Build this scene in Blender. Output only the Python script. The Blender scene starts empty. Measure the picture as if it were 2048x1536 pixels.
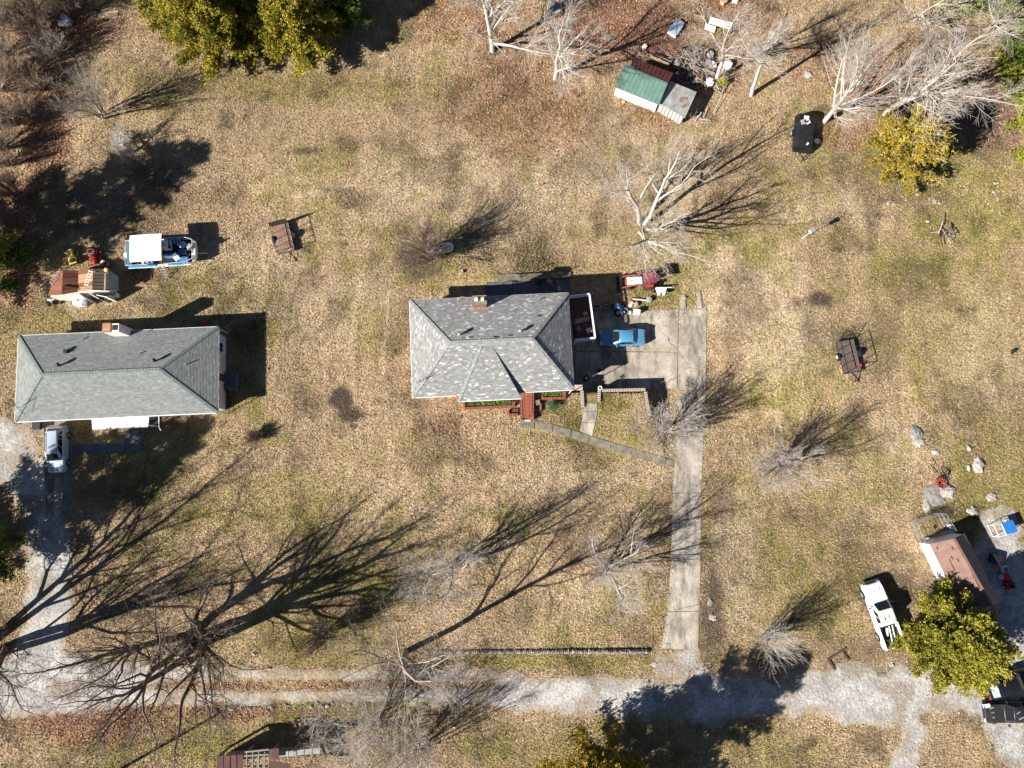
import bpy, math, random
import numpy as np
from mathutils import Vector
R = math.radians
random.seed(7); rng = np.random.default_rng(7)
scn = bpy.context.scene
COL = scn.collection
# ---------------------------------------------------------------- camera, sky, sun, exposure
F, CX, CY, H = 1436.0, 1024.0, 768.0, 72.0          # focal length in photo pixels, centre, drone height in metres
TH = math.atan(192.0 / F)                            # the drone looks a little ahead of straight down
cam_d = bpy.data.cameras.new('camera'); cam = bpy.data.objects.new('camera', cam_d); COL.objects.link(cam)
cam.location = (0, 0, H); cam.rotation_euler = (TH, 0, 0)
cam_d.sensor_fit = 'HORIZONTAL'; cam_d.sensor_width = 36.0; cam_d.lens = 36.0 * F / 2048.0
cam_d.clip_start = 0.5; cam_d.clip_end = 2000
scn.camera = cam
SUN_EL, SUN_AZ = 32.0, 29.0                          # shadows fall to the upper right
w = bpy.data.worlds.new('World'); scn.world = w; w.use_nodes = True
nt = w.node_tree; bg = nt.nodes['Background']; sky = nt.nodes.new('ShaderNodeTexSky')
sky.sky_type = 'NISHITA'; sky.sun_disc = False; sky.sun_elevation = R(SUN_EL); sky.air_density = .5; sky.dust_density = .1; sky.altitude = 400
sky.sun_rotation = math.atan2(-math.cos(R(SUN_AZ)), -math.sin(R(SUN_AZ)))
nt.links.new(sky.outputs[0], bg.inputs[0]); bg.inputs[1].default_value = 0.05
sl = bpy.data.lights.new('sun', 'SUN'); sl.energy = 5.0; sl.angle = R(0.5); sl.color = (1.0, 0.94, 0.86)
so = bpy.data.objects.new('sun', sl); COL.objects.link(so); so.location = (-30, -20, 60)
ce = math.cos(R(SUN_EL))
so.rotation_euler = Vector((ce * math.cos(R(SUN_AZ)), ce * math.sin(R(SUN_AZ)), -math.sin(R(SUN_EL)))).to_track_quat('-Z', 'Y').to_euler()
vs = scn.view_settings; vs.view_transform = 'Standard'; vs.look = 'None'; vs.gamma = 1.0; vs.exposure = 1.2
scn.cycles.max_bounces = 5; scn.cycles.diffuse_bounces = 2; scn.cycles.glossy_bounces = 2

# ---------------------------------------------------------------- geometry of the place
ct, st = math.cos(TH), math.sin(TH)
def at(px, py, z=0.0):
    dx, dy = (px - CX) / F, -(py - CY) / F
    y, zz = dy * ct + st, dy * st - ct
    t = (H - z) / (-zz)
    return Vector((dx * t, y * t, z))
def pix(x, y):                                       # photo pixel of the ground point (z = 0)
    d = y * st + H * ct
    return CX + F * x / d, CY - F * (y * ct - H * st) / d
def sst(a, b, x):
    t = np.clip((x - a) / (b - a), 0, 1); return t * t * (3 - 2 * t)
DIP = 1.5
def gz_np(x, y):                                     # the lot drops beside the main house, to the garage level
    px, py = pix(x, y)
    fe = 1 - sst(1412, 1640, px)
    fw = np.where(py < 606, sst(1010, 1140, px), (px > 1143).astype(float))
    ys1 = 786 + (940 - 786) * sst(1284, 1340, px)
    fs = 1 - sst(779, ys1, py)
    fn = sst(330, 560, py)
    return -DIP * fe * fw * fs * fn
def gz(x, y): return float(gz_np(np.float64(x), np.float64(y)))
def gnd(px, py, up=0.0):
    z = 0.0
    for _ in range(6):
        p = at(px, py, z + up); z = gz(p.x, p.y)
    p = at(px, py, z + up); p.z = z; return p
_tab = rng.random((256, 256))
def vnoise(x, y, s, seed=0):
    x = x * s + seed * 17.31; y = y * s + seed * 7.77
    xi, yi = np.floor(x).astype(int), np.floor(y).astype(int)
    fx, fy = x - xi, y - yi; fx = fx * fx * (3 - 2 * fx); fy = fy * fy * (3 - 2 * fy)
    g = lambda a, b: _tab[a & 255, b & 255]
    return (g(xi, yi) * (1 - fx) + g(xi + 1, yi) * fx) * (1 - fy) + (g(xi, yi + 1) * (1 - fx) + g(xi + 1, yi + 1) * fx) * fy
def fbm(x, y, s, seed=0, o=3):
    r, a, n = 0, 1, 0
    for k in range(o):
        r = r + a * vnoise(x, y, s * 2 ** k, seed + k); n += a; a *= .55
    return r / n

# ---------------------------------------------------------------- materials
def new_mat(name):
    m = bpy.data.materials.new(name); m.use_nodes = True
    return m, m.node_tree, m.node_tree.nodes['Principled BSDF']
def mat(name, c, rough=.7, metal=0., var=.25, scale=3., bump=0., bscale=None, c2=None, coat=0., stretch=None, spec=.4):
    """a worn colour: noise breaks the base colour (towards c2 when given) and, where asked, the surface"""
    m, t, b = new_mat(name); N, L = t.nodes, t.links
    tc = N.new('ShaderNodeTexCoord'); src = tc.outputs['Object']
    if stretch:
        mp = N.new('ShaderNodeMapping'); mp.inputs['Scale'].default_value = stretch; L.new(src, mp.inputs[0]); src = mp.outputs[0]
    n = N.new('ShaderNodeTexNoise'); n.inputs['Scale'].default_value = scale; n.inputs['Detail'].default_value = 5; n.inputs['Roughness'].default_value = .65
    L.new(src, n.inputs[0])
    rp = N.new('ShaderNodeValToRGB'); rp.color_ramp.elements[0].position = .33; rp.color_ramp.elements[1].position = .68
    L.new(n.outputs[0], rp.inputs[0])
    lo = c2 or tuple(x * (1 - var) for x in c); hi = c if c2 else tuple(min(1, x * (1 + var * .6)) for x in c)
    rp.color_ramp.elements[0].color = (*lo, 1); rp.color_ramp.elements[1].color = (*hi, 1)
    L.new(rp.outputs[0], b.inputs['Base Color'])
    b.inputs['Roughness'].default_value = rough; b.inputs['Metallic'].default_value = metal
    b.inputs['Coat Weight'].default_value = coat; b.inputs['Specular IOR Level'].default_value = spec
    if bump:
        n2 = N.new('ShaderNodeTexNoise'); n2.inputs['Scale'].default_value = bscale or scale * 4; n2.inputs['Detail'].default_value = 4; L.new(src, n2.inputs[0])
        bp = N.new('ShaderNodeBump'); bp.inputs['Strength'].default_value = bump; bp.inputs['Distance'].default_value = .05
        L.new(n2.outputs[0], bp.inputs['Height']); L.new(bp.outputs[0], b.inputs['Normal'])
    return m
def attr_mat(name, attr='col', rough=.8, vary=.0, spec=.25):
    """colour read from what each blade, leaf, tab or stone carries"""
    m, t, b = new_mat(name); a = t.nodes.new('ShaderNodeAttribute'); a.attribute_name = attr
    n = t.nodes.new('ShaderNodeTexNoise'); n.inputs['Scale'].default_value = 9
    mx = t.nodes.new('ShaderNodeMixRGB'); mx.blend_type = 'MULTIPLY'; mx.inputs[0].default_value = vary
    t.links.new(a.outputs['Color'], mx.inputs[1]); t.links.new(n.outputs[0], mx.inputs[2])
    t.links.new(mx.outputs[0], b.inputs['Base Color']); b.inputs['Roughness'].default_value = rough
    b.inputs['Specular IOR Level'].default_value = spec
    return m
M = {}
M['concrete'] = mat('worn concrete', (.43, .385, .32), .9, c2=(.17, .15, .125), scale=.55, bump=.3, bscale=14)
def concrete_mat():
    m, t, b = new_mat('stained cracked concrete'); N, L = t.nodes, t.links; tc = N.new('ShaderNodeTexCoord')
    def noise(scale, stretch=None, det=6):
        n = N.new('ShaderNodeTexNoise'); n.inputs['Scale'].default_value = scale; n.inputs['Detail'].default_value = det; n.inputs['Roughness'].default_value = .7
        if stretch:
            mp = N.new('ShaderNodeMapping'); mp.inputs['Scale'].default_value = stretch; L.new(tc.outputs['Object'], mp.inputs[0]); L.new(mp.outputs[0], n.inputs[0])
        else: L.new(tc.outputs['Object'], n.inputs[0])
        return n.outputs[0]
    def ramp(src, p0, p1, c0, c1):
        r = N.new('ShaderNodeValToRGB'); e = r.color_ramp.elements; e[0].position, e[1].position = p0, p1; e[0].color, e[1].color = (*c0, 1), (*c1, 1); L.new(src, r.inputs[0]); return r.outputs[0]
    def mult(a, b2):
        x = N.new('ShaderNodeMixRGB'); x.blend_type = 'MULTIPLY'; x.inputs[0].default_value = 1; L.new(a, x.inputs[1]); L.new(b2, x.inputs[2]); return x.outputs[0]
    c = ramp(noise(.45), .36, .62, (.30, .265, .215), (.50, .455, .385))
    c = mult(c, ramp(noise(1.1, (1, .3, 1)), .34, .55, (.42, .41, .40), (1, 1, 1)))
    c = mult(c, ramp(noise(9), .3, .6, (.72, .71, .70), (1.05, 1.05, 1.05)))
    vo = N.new('ShaderNodeTexVoronoi'); vo.feature = 'DISTANCE_TO_EDGE'; vo.inputs['Scale'].default_value = .09; vo.inputs['Randomness'].default_value = 1.0
    wp = N.new('ShaderNodeMixRGB'); wp.blend_type = 'ADD'; wp.inputs[0].default_value = 1.; nz = N.new('ShaderNodeTexNoise'); nz.inputs['Scale'].default_value = .9; L.new(tc.outputs['Object'], nz.inputs[0]); L.new(tc.outputs['Object'], wp.inputs[1]); L.new(nz.outputs[1], wp.inputs[2]); L.new(wp.outputs[0], vo.inputs['Vector'])
    c = mult(c, ramp(vo.outputs[0], .0012, .0035, (.38, .35, .32), (1, 1, 1)))
    L.new(c, b.inputs['Base Color']); b.inputs['Roughness'].default_value = .95; b.inputs['Specular IOR Level'].default_value = .2
    return m
M['concrete'] = concrete_mat()
M['walkway'] = mat('mossy concrete slab', (.25, .22, .17), .9, c2=(.11, .10, .075), scale=1.4, bump=.3, bscale=14)
M['dark_concrete'] = mat('dark painted concrete', (.10, .11, .13), .8, var=.3, scale=1.2)
M['brick'] = mat('red brick', (.40, .13, .075), .85, c2=(.27, .085, .055), scale=4, bump=.2)
M['brick_pale'] = mat('weathered pale brick', (.52, .45, .37), .9, c2=(.36, .29, .23), scale=5, bump=.2)
M['mortar'] = mat('dark mortar', (.13, .105, .09), .95, scale=6)
M['white'] = mat('white painted metal', (.80, .80, .78), .5, var=.08, scale=2)
M['white_wood'] = mat('old white painted boards', (.80, .77, .70), .7, c2=(.62, .58, .50), scale=2.2)
M['rail_white'] = mat('white railing paint', (.78, .79, .80), .5, var=.1, scale=4)
M['alu'] = mat('bare aluminium', (.62, .63, .65), .35, .8, var=.15, scale=5)
M['galv'] = mat('weathered galvanised sheet', (.36, .36, .35), .55, .25, var=.35, scale=1.6)
M['galv_rust'] = mat('galvanised sheet with rust', (.36, .35, .33), .6, .2, c2=(.22, .15, .11), scale=1.1)
M['green_roof'] = mat('green painted steel roofing', (.085, .165, .135), .6, .0, var=.22, scale=.9)
M['red_roof'] = mat('oxide red steel roofing', (.13, .035, .025), .6, .0, var=.3, scale=1.2)
M['rust'] = mat('rusted steel roofing', (.235, .085, .04), .8, .0, c2=(.10, .035, .022), scale=.8, stretch=(.35, 2.0, 1))
M['rust_light'] = mat('streaked rusty roofing', (.50, .31, .17), .75, c2=(.25, .09, .04), scale=.8, stretch=(.5, 2.6, 1))
M['ply'] = mat('weathered plywood roofing', (.33, .23, .14), .8, c2=(.20, .14, .09), scale=1.2, stretch=(.6, 3, 1))
M['brown_roof'] = mat('faded brown steel roofing', (.24, .145, .115), .6, c2=(.17, .10, .08), scale=1.5)
M['old_red'] = mat('old red steel roofing', (.15, .06, .05), .75, c2=(.06, .03, .028), scale=1.6, stretch=(2.5, .5, 1))
M['grey_wood'] = mat('silvered timber', (.30, .27, .23), .85, c2=(.15, .13, .11), scale=2, stretch=(.5, 5, 5), bump=.2)
M['dark_wood'] = mat('dark stained timber', (.10, .045, .035), .8, var=.35, scale=3)
M['lumber'] = mat('raw lumber', (.42, .31, .20), .8, c2=(.30, .21, .13), scale=3)
M['trailer_deck'] = mat('grimy trailer planks', (.16, .125, .10), .85, c2=(.07, .055, .045), scale=2.5, stretch=(5, .7, 1), bump=.2)
M['trailer_pale'] = mat('worn trailer plywood', (.30, .20, .15), .85, c2=(.16, .09, .06), scale=1.6)
M['black'] = mat('black painted steel', (.018, .018, .02), .5, var=.3, scale=6)
M['tarp'] = mat('black tarpaulin', (.014, .014, .017), .5, var=.4, scale=1.5, bump=.6, bscale=3)
M['rubber'] = mat('tyre rubber', (.02, .02, .02), .85, var=.3, scale=9)
M['rim'] = mat('dull wheel steel', (.45, .45, .45), .4, .6, var=.2, scale=8)
M['rim_white'] = mat('white wheel', (.7, .7, .68), .5, var=.15, scale=8)
M['glass'] = mat('dark car glass', (.012, .014, .016), .08, var=.1, scale=2, spec=.6)
M['glass_green'] = mat('pale rear glass', (.25, .36, .32), .1, var=.1, scale=2, spec=.6)
M['blue_paint'] = mat('light blue car paint', (.09, .27, .44), .28, .15, var=.05, scale=1, coat=.6)
M['silver_paint'] = mat('pale silver blue car paint', (.42, .50, .58), .3, .25, var=.05, scale=1, coat=.6)
M['white_paint'] = mat('white truck paint', (.80, .80, .78), .4, var=.06, scale=1, coat=.3)
M['black_paint'] = mat('black car paint', (.012, .012, .014), .3, var=.2, scale=1, coat=.5)
M['grey_paint'] = mat('sun faded black paint', (.035, .033, .036), .4, c2=(.018, .018, .02), scale=1.5, coat=.3)
M['worn_rust'] = mat('rust patch', (.20, .10, .055), .85, c2=(.28, .16, .09), scale=8)
M['red_lens'] = mat('red lamp lens', (.45, .02, .02), .25, var=.1)
M['lamp'] = mat('clear lamp lens', (.6, .62, .65), .15, var=.1)
M['tractor'] = mat('orange red tractor paint', (.36, .06, .03), .55, c2=(.22, .045, .028), scale=3)
M['maroon'] = mat('maroon canopy', (.24, .035, .065), .5, c2=(.15, .03, .05), scale=2, stretch=(.4, 5, 1))
M['red'] = mat('bright red plastic', (.48, .03, .03), .45, var=.15, scale=4)
M['pink'] = mat('faded pink plastic', (.62, .12, .28), .5, var=.2, scale=4)
M['yellow'] = mat('yellow mower paint', (.48, .34, .06), .5, var=.25, scale=4)
M['yellow_plastic'] = mat('yellow plastic', (.75, .52, .12), .5, var=.15)
M['orange'] = mat('orange plastic', (.6, .17, .05), .5, var=.15)
M['blue_tarp'] = mat('bright blue tarpaulin', (.02, .16, .50), .5, var=.2, scale=2, bump=.4, bscale=4)
M['blue_plastic'] = mat('pale blue plastic', (.16, .36, .62), .5, var=.15, scale=4)
M['boat_blue'] = mat('faded blue vinyl', (.07, .18, .34), .6, var=.25, scale=3)
M['boat_stripe'] = mat('sky blue hull stripe', (.03, .34, .60), .5, var=.1)
M['boat_carpet'] = mat('dark boat carpet', (.022, .020, .024), .95, var=.3, scale=6)
M['canvas'] = mat('white bimini canvas', (.82, .82, .80), .8, var=.05, scale=1.5)
M['tank'] = mat('silvery painted tank', (.62, .68, .74), .5, c2=(.44, .49, .54), scale=4)
M['dark_green'] = mat('dark green plastic', (.01, .07, .03), .5, var=.2)
M['hose_red'] = mat('red hose', (.36, .07, .045), .7, var=.2, scale=6)
M['stone'] = mat('pale limestone', (.46, .44, .40), .95, c2=(.20, .185, .16), scale=2.4, bump=.7, bscale=7)
M['stone_grey'] = mat('grey field stone', (.30, .29, .27), .95, c2=(.13, .125, .11), scale=3, bump=.7, bscale=9)
M['soil'] = mat('garden soil', (.09, .065, .045), 1., var=.4, scale=5, bump=.6)
M['siding'] = mat('pale siding', (.55, .53, .49), .7, var=.1, scale=1.5)
M['bark_dark'] = mat('dark brown bark', (.17, .125, .095), .95, c2=(.085, .065, .05), scale=5, bump=.5)
M['bark_grey'] = mat('grey brown bark', (.36, .31, .265), .95, c2=(.20, .17, .145), scale=5, bump=.4)
M['bark_white'] = mat('pale sycamore bark', (.60, .56, .50), .9, c2=(.34, .30, .26), scale=3, bump=.3)
M['bark_pale'] = mat('silver grey bark', (.54, .49, .44), .9, c2=(.33, .29, .25), scale=4, bump=.3)
M['twig_tan'] = mat('tan brush twigs', (.36, .28, .20), .95, c2=(.22, .16, .115), scale=4)
M['twig_brown'] = mat('brown brush twigs', (.21, .15, .115), .95, c2=(.13, .09, .07), scale=4)
M['blades'] = attr_mat('grass blades'); M['leaves'] = attr_mat('dry leaves'); M['pebbles'] = attr_mat('limestone chips', rough=.95)
M['needles'] = attr_mat('cedar sprays', rough=.75); M['tabs'] = attr_mat('asphalt shingles', rough=.9, vary=.25)

# ---------------------------------------------------------------- mesh building
ROOT = {}
def thing(name, label, cat, loc=(0, 0, 0), rz=0.0, group=None, kind=None):
    o = bpy.data.objects.new(name, None); COL.objects.link(o); o.empty_display_size = .3
    o.location = loc; o.rotation_euler = (0, 0, rz)
    if label: o['label'] = label
    if cat: o['category'] = cat
    if group: o['group'] = group
    if kind: o['kind'] = kind
    ROOT[o.name] = (Vector(loc), rz)
    return o
def tag(o, label=None, cat=None, group=None, kind=None):
    for k, v in (('label', label), ('category', cat), ('group', group), ('kind', kind)):
        if v: o[k] = v
    return o
def obj_from(name, me, parent=None):
    o = bpy.data.objects.new(name, me); COL.objects.link(o)
    if parent is not None:
        o.parent = parent; ROOT[o.name] = ROOT[parent.name]
    else: ROOT[o.name] = (Vector((0, 0, 0)), 0.0)
    return o
def np_mesh(name, verts, faces, material, col=None, smooth=False, nper=3):
    me = bpy.data.meshes.new(name); nv, nf = len(verts), len(faces)
    me.vertices.add(nv); me.vertices.foreach_set('co', np.ascontiguousarray(verts, dtype=np.float32).ravel())
    me.loops.add(nf * nper); me.loops.foreach_set('vertex_index', np.ascontiguousarray(faces, dtype=np.int32).ravel())
    me.polygons.add(nf); me.polygons.foreach_set('loop_start', np.arange(0, nf * nper, nper, dtype=np.int32))
    if smooth: me.polygons.foreach_set('use_smooth', np.ones(nf, dtype=bool))
    if col is not None:
        a = me.attributes.new('col', 'FLOAT_COLOR', 'POINT')
        a.data.foreach_set('color', np.ascontiguousarray(np.concatenate([col, np.ones((nv, 1))], 1), dtype=np.float32).ravel())
    me.update(calc_edges=True); me.materials.append(material); return me
class MB:
    def __init__(s): s.v = []; s.f = []
    def add(s, vs, fs):
        o = len(s.v); s.v += [Vector(p) for p in vs]; s.f += [tuple(o + i for i in f) for f in fs]; return s
    def box(s, c, d, rz=0., ry=0., rx=0., taper=1.):
        x, y, z = d[0] / 2, d[1] / 2, d[2] / 2
        from mathutils import Euler
        e = Euler((rx, ry, rz)).to_matrix(); c = Vector(c); t = taper
        P = [(-x, -y, -z), (x, -y, -z), (x, y, -z), (-x, y, -z), (-x * t, -y * t, z), (x * t, -y * t, z), (x * t, y * t, z), (-x * t, y * t, z)]
        return s.add([c + e @ Vector(p) for p in P], [(3, 2, 1, 0), (4, 5, 6, 7), (0, 1, 5, 4), (1, 2, 6, 5), (2, 3, 7, 6), (3, 0, 4, 7)])
    def poly(s, P): return s.add(P, [tuple(range(len(P)))])
    def slab(s, P, t, up=None):                      # a plate: P its top outline, t the thickness below
        up = Vector(up) if up else Vector((0, 0, 1)); n = len(P); P = [Vector(p) for p in P]
        B = [p - up * t for p in P]
        return s.add(P + B, [tuple(range(n)), tuple(range(2 * n - 1, n - 1, -1))] + [(i, i + n, (i + 1) % n + n, (i + 1) % n) for i in range(n)])
    def prism(s, P, z0, z1): return s.slab([(p[0], p[1], z1) for p in P], z1 - z0)
    def cyl(s, a, b, r0, r1=None, n=10, caps=True):
        r1 = r0 if r1 is None else r1; a, b = Vector(a), Vector(b); d = (b - a).normalized()
        u = d.orthogonal().normalized(); v = d.cross(u); P = []
        for c, r in ((a, r0), (b, r1)):
            P += [c + (u * math.cos(2 * math.pi * i / n) + v * math.sin(2 * math.pi * i / n)) * r for i in range(n)]
        fs = [(i, (i + 1) % n, n + (i + 1) % n, n + i) for i in range(n)]
        if caps: fs += [tuple(range(n - 1, -1, -1)), tuple(range(n, 2 * n))]
        return s.add(P, fs)
    def tube(s, P, r, n=6):
        for a, b in zip(P[:-1], P[1:]): s.cyl(a, b, r, r, n)
        return s
    def lathe(s, prof, c=(0, 0, 0), n=16, axis='z', sx=1., sy=1.):
        c = Vector(c); P = []
        for r, h in prof:
            for i in range(n):
                q = (r * math.cos(2 * math.pi * i / n) * sx, r * math.sin(2 * math.pi * i / n) * sy, h)
                if axis == 'x': q = (h, q[0], q[1])
                elif axis == 'y': q = (q[0], h, q[1])
                P.append(c + Vector(q))
        m = len(prof); fs = [(k * n + i, k * n + (i + 1) % n, (k + 1) * n + (i + 1) % n, (k + 1) * n + i) for k in range(m - 1) for i in range(n)]
        return s.add(P, fs + [tuple(range(n - 1, -1, -1)), tuple(range((m - 1) * n, m * n))])
    def loft(s, rings, close=True):
        n = len(rings[0]); P = [p for r in rings for p in r]
        fs = [(k * n + i, k * n + (i + 1) % n, (k + 1) * n + (i + 1) % n, (k + 1) * n + i) for k in range(len(rings) - 1) for i in range(n)]
        if close: fs += [tuple(range(n - 1, -1, -1)), tuple(range((len(rings) - 1) * n, len(rings) * n))]
        return s.add(P, fs)
    def torus(s, c, Rr, r, n=14, m=6, axis='z'):
        c = Vector(c); P = []
        for i in range(n):
            a = 2 * math.pi * i / n
            for j in range(m):
                b = 2 * math.pi * j / m; q = ((Rr + r * math.cos(b)) * math.cos(a), (Rr + r * math.cos(b)) * math.sin(a), r * math.sin(b))
                if axis == 'y': q = (q[0], q[2], q[1])
                if axis == 'x': q = (q[2], q[0], q[1])
                P.append(c + Vector(q))
        return s.add(P, [(i * m + j, ((i + 1) % n) * m + j, ((i + 1) % n) * m + (j + 1) % m, i * m + (j + 1) % m) for i in range(n) for j in range(m)])
    def build(s, name, m, parent=None, world=False, smooth=False, bevel=0., kind=None, label=None):
        vs = s.v
        if world and parent is not None:
            L, rz = ROOT[parent.name]; c, sn = math.cos(-rz), math.sin(-rz)
            vs = [Vector(((p.x - L.x) * c - (p.y - L.y) * sn, (p.x - L.x) * sn + (p.y - L.y) * c, p.z - L.z)) for p in vs]
        me = bpy.data.meshes.new(name); me.from_pydata([tuple(p) for p in vs], [], s.f); me.update()
        me.materials.append(M[m] if isinstance(m, str) else m)
        if smooth: me.polygons.foreach_set('use_smooth', np.ones(len(me.polygons), dtype=bool))
        o = obj_from(name, me, parent)
        if bevel:
            b = o.modifiers.new('edge', 'BEVEL'); b.width = bevel; b.segments = 2; b.limit_method = 'ANGLE'
        if smooth: 
            try: me.set_sharp_from_angle(angle=R(40))
            except Exception: pass
        tag(o, label, None, None, kind); return o
def B(): return MB()
def copy_tree(o, parent=None):
    c = o.copy(); COL.objects.link(c); c.parent = parent
    for ch in list(o.children): copy_tree(ch, c)
    return c
def yaw(p, q): return math.atan2(q.y - p.y, q.x - p.x)
# ---------------------------------------------------------------- the ground
def inpoly(x, y, P):
    r = np.zeros(x.shape, bool); n = len(P)
    for i in range(n):
        (x1, y1), (x2, y2) = P[i], P[(i + 1) % n]
        if y1 == y2: continue
        r ^= ((y1 > y) != (y2 > y)) & (x < (x2 - x1) * (y - y1) / (y2 - y1) + x1)
    return r
def spots(px, py, S, wob):
    f = np.zeros(px.shape)
    for cx, cy, rx, ry, v in S:
        d = np.sqrt(((px - cx) / rx) ** 2 + ((py - cy) / ry) ** 2)
        f = np.maximum(f, v * (1 - sst(.45, 1.25, d + (wob - .5) * .9)))
    return f
GREEN = [(600, 175, 300, 40, .65), (1325, 585, 70, 30, 1.), (870, 545, 100, 38, .65), (1200, 860, 140, 85, .55), (1060, 1322, 270, 16, .9),
         (330, 1480, 240, 60, .6), (620, 1280, 200, 70, .55), (720, 1190, 160, 60, .5), (1370, 500, 90, 70, .45), (1890, 345, 200, 60, .9),
         (1960, 440, 130, 70, .85), (1500, 1500, 170, 70, .6), (80, 655, 130, 60, .75), (380, 560, 100, 60, .5), (520, 1010, 240, 70, .45),
         (1610, 1150, 150, 160, .42), (1520, 470, 70, 60, .45), (1890, 640, 210, 190, .45), (2000, 960, 110, 190, .6), (420, 760, 120, 60, .5),
         (250, 950, 170, 70, .5), (700, 1420, 200, 45, .6), (1300, 1500, 300, 70, .45), (1130, 545, 120, 25, .4), (1650, 230, 60, 60, .4),
         (310, 180, 90, 60, .5), (1040, 260, 60, 90, .3), (1530, 780, 60, 90, .45), (1150, 1240, 100, 40, .3), (1290, 215, 50, 30, .5), (880, 180, 70, 40, .4), (520, 660, 60, 40, .4), (160, 880, 30, 90, .5), (480, 790, 60, 50, .8)]
LEAF = [(1240, 60, 190, 85, .95), (1050, 210, 160, 120, .5), (90, 300, 48, 110, 1.), (120, 60, 120, 70, .9), (180, 1450, 170, 50, .8), (390, 1425, 240, 16, .7),
        (650, 1338, 330, 9, .4), (620, 1372, 330, 10, .5), (900, 850, 75, 30, .3), (1650, 130, 70, 60, .5), (1700, 255, 80, 45, .5), (950, 1392, 180, 22, .35),
        (1320, 200, 90, 70, .5), (700, 330, 14, 8, 1.), (1400, 120, 120, 50, .8), (1450, 20, 120, 60, .6), (30, 480, 60, 160, .7), (60, 170, 110, 90, .6),
        (940, 40, 120, 60, .5), (280, 545, 30, 20, .6), (870, 1300, 60, 25, .3), (1000, 90, 60, 60, .4), (1780, 150, 140, 90, .5), (1990, 230, 70, 90, .4), (160, 1130, 30, 90, .2)]
DIRT = [(682, 800, 26, 26, 1.), (700, 828, 30, 20, 1.), (708, 852, 10, 7, 1.), (1424, 1230, 26, 110, .6), (1640, 598, 26, 18, .7), (1655, 610, 12, 8, .6), (612, 302, 44, 9, .6),
        (655, 380, 10, 5, .5), (1790, 1180, 90, 50, .55), (1885, 1025, 26, 14, .9), (1440, 1010, 30, 60, .4), (1830, 560, 70, 60, .35), (1755, 690, 50, 90, .3), (1960, 240, 90, 90, .5),
        (830, 520, 60, 35, .5), (240, 400, 160, 120, .3), (705, 1215, 90, 40, .3), (1710, 830, 30, 40, .4), (690, 490, 12, 7, .6), (1385, 140, 60, 50, 1.), (1690, 1300, 120, 40, .35), (1480, 640, 40, 60, .3)]
PALE = [(1500, 560, 140, 110, .7), (1280, 330, 180, 110, .5), (1560, 700, 90, 120, .7), (950, 380, 320, 130, .45), (1470, 1120, 60, 120, .8), (500, 560, 160, 120, .4), (690, 620, 110, 120, .35), (1640, 420, 140, 50, .5),
        (760, 1000, 120, 60, .3), (1240, 1200, 160, 70, .4), (1980, 700, 90, 120, .5), (1150, 950, 220, 50, .35), (1750, 900, 120, 60, .4)]
TRACKS = [[(1575, 630, 1), (1580, 700, 1), (1578, 780, 1)], [(1592, 630, 1), (1598, 700, 1)], [(440, 640, 2), (500, 590, 2), (530, 540, 2), (525, 480, 2)], [(452, 655, 2), (520, 605, 2), (552, 545, 2)], [(960, 330, 1), (1200, 372, 1)], [(420, 520, 2), (480, 470, 2), (560, 400, 2), (700, 370, 2)], [(720, 560, 3), (700, 700, 3), (720, 900, 3)], [(780, 560, 3), (765, 720, 3), (780, 900, 3)]]
def dline(px, py, L):                                # distance minus half width to a polyline with widths
    best = np.full(px.shape, 1e9)
    for (x1, y1, w1), (x2, y2, w2) in zip(L[:-1], L[1:]):
        dx, dy = x2 - x1, y2 - y1; t = np.clip(((px - x1) * dx + (py - y1) * dy) / (dx * dx + dy * dy), 0, 1)
        best = np.minimum(best, np.hypot(px - x1 - t * dx, py - y1 - t * dy) - (w1 + (w2 - w1) * t))
    return best
def fields(x, y):
    px, py = pix(x, y)
    wb = fbm(x, y, .45, 3, 4)
    g = spots(px, py, GREEN, wb); l = spots(px, py, LEAF, fbm(x, y, .5, 9, 4)); d = spots(px, py, DIRT, fbm(x, y, .8, 14, 4)); p = spots(px, py, PALE, fbm(x, y, .3, 21, 3))
    n1 = fbm(x, y, .12, 30, 3); n2 = fbm(x, y, .55, 40, 3); n3 = fbm(x, y, 1.7, 50, 2)
    g = np.clip(g * (.55 + .9 * n3) + .7 * sst(.50, .68, n2 * .6 + n1 * .4), 0, 1)
    l = np.clip(l * (.3 + 1.3 * n3) + .10 * sst(.6, .75, n3), 0, 1)
    return g, l, d, p, n2
C_TAN, C_PALE, C_GREEN, C_LEAF, C_DIRT = (np.array(c) for c in ((.332, .242, .144), (.47, .375, .258), (.190, .165, .040), (.22, .105, .068), (.062, .046, .036)))
def ground_rgb(x, y):
    g, l, d, p, n2 = fields(x, y)
    c = C_TAN + (C_PALE - C_TAN) * np.clip(p * .8 + .5 * (n2 - .4), 0, 1)[..., None]
    c = c + (C_GREEN - c) * (g * .8)[..., None]; c = c + (C_LEAF - c) * (l * .75)[..., None]
    px, py = pix(x, y); tr = np.full(px.shape, 1e9)
    for L in TRACKS: tr = np.minimum(tr, dline(px, py, L))
    c = c + (C_PALE * .95 - c) * (.55 * sst(2.5, -1.5, -0 + tr) if False else .5 * (1 - sst(-1, 3, tr)))[..., None]
    dk = sst(.50, .74, fbm(x, y, .33, 77, 4)) * .38 + sst(.56, .75, fbm(x, y, 1.1, 87, 3)) * .22
    c = c * (1 - dk)[..., None]
    st_ = fbm(x * 1.6, y * .16, 1.1, 140, 3); c = c * (.80 + .42 * st_)[..., None]; c = c * (.74 + .55 * fbm(x, y, .09, 150, 3))[..., None]
    return c + (C_DIRT - c) * np.clip(d * 1.35, 0, .96)[..., None], l, np.clip(d * 1.3, 0, 1)
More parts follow.
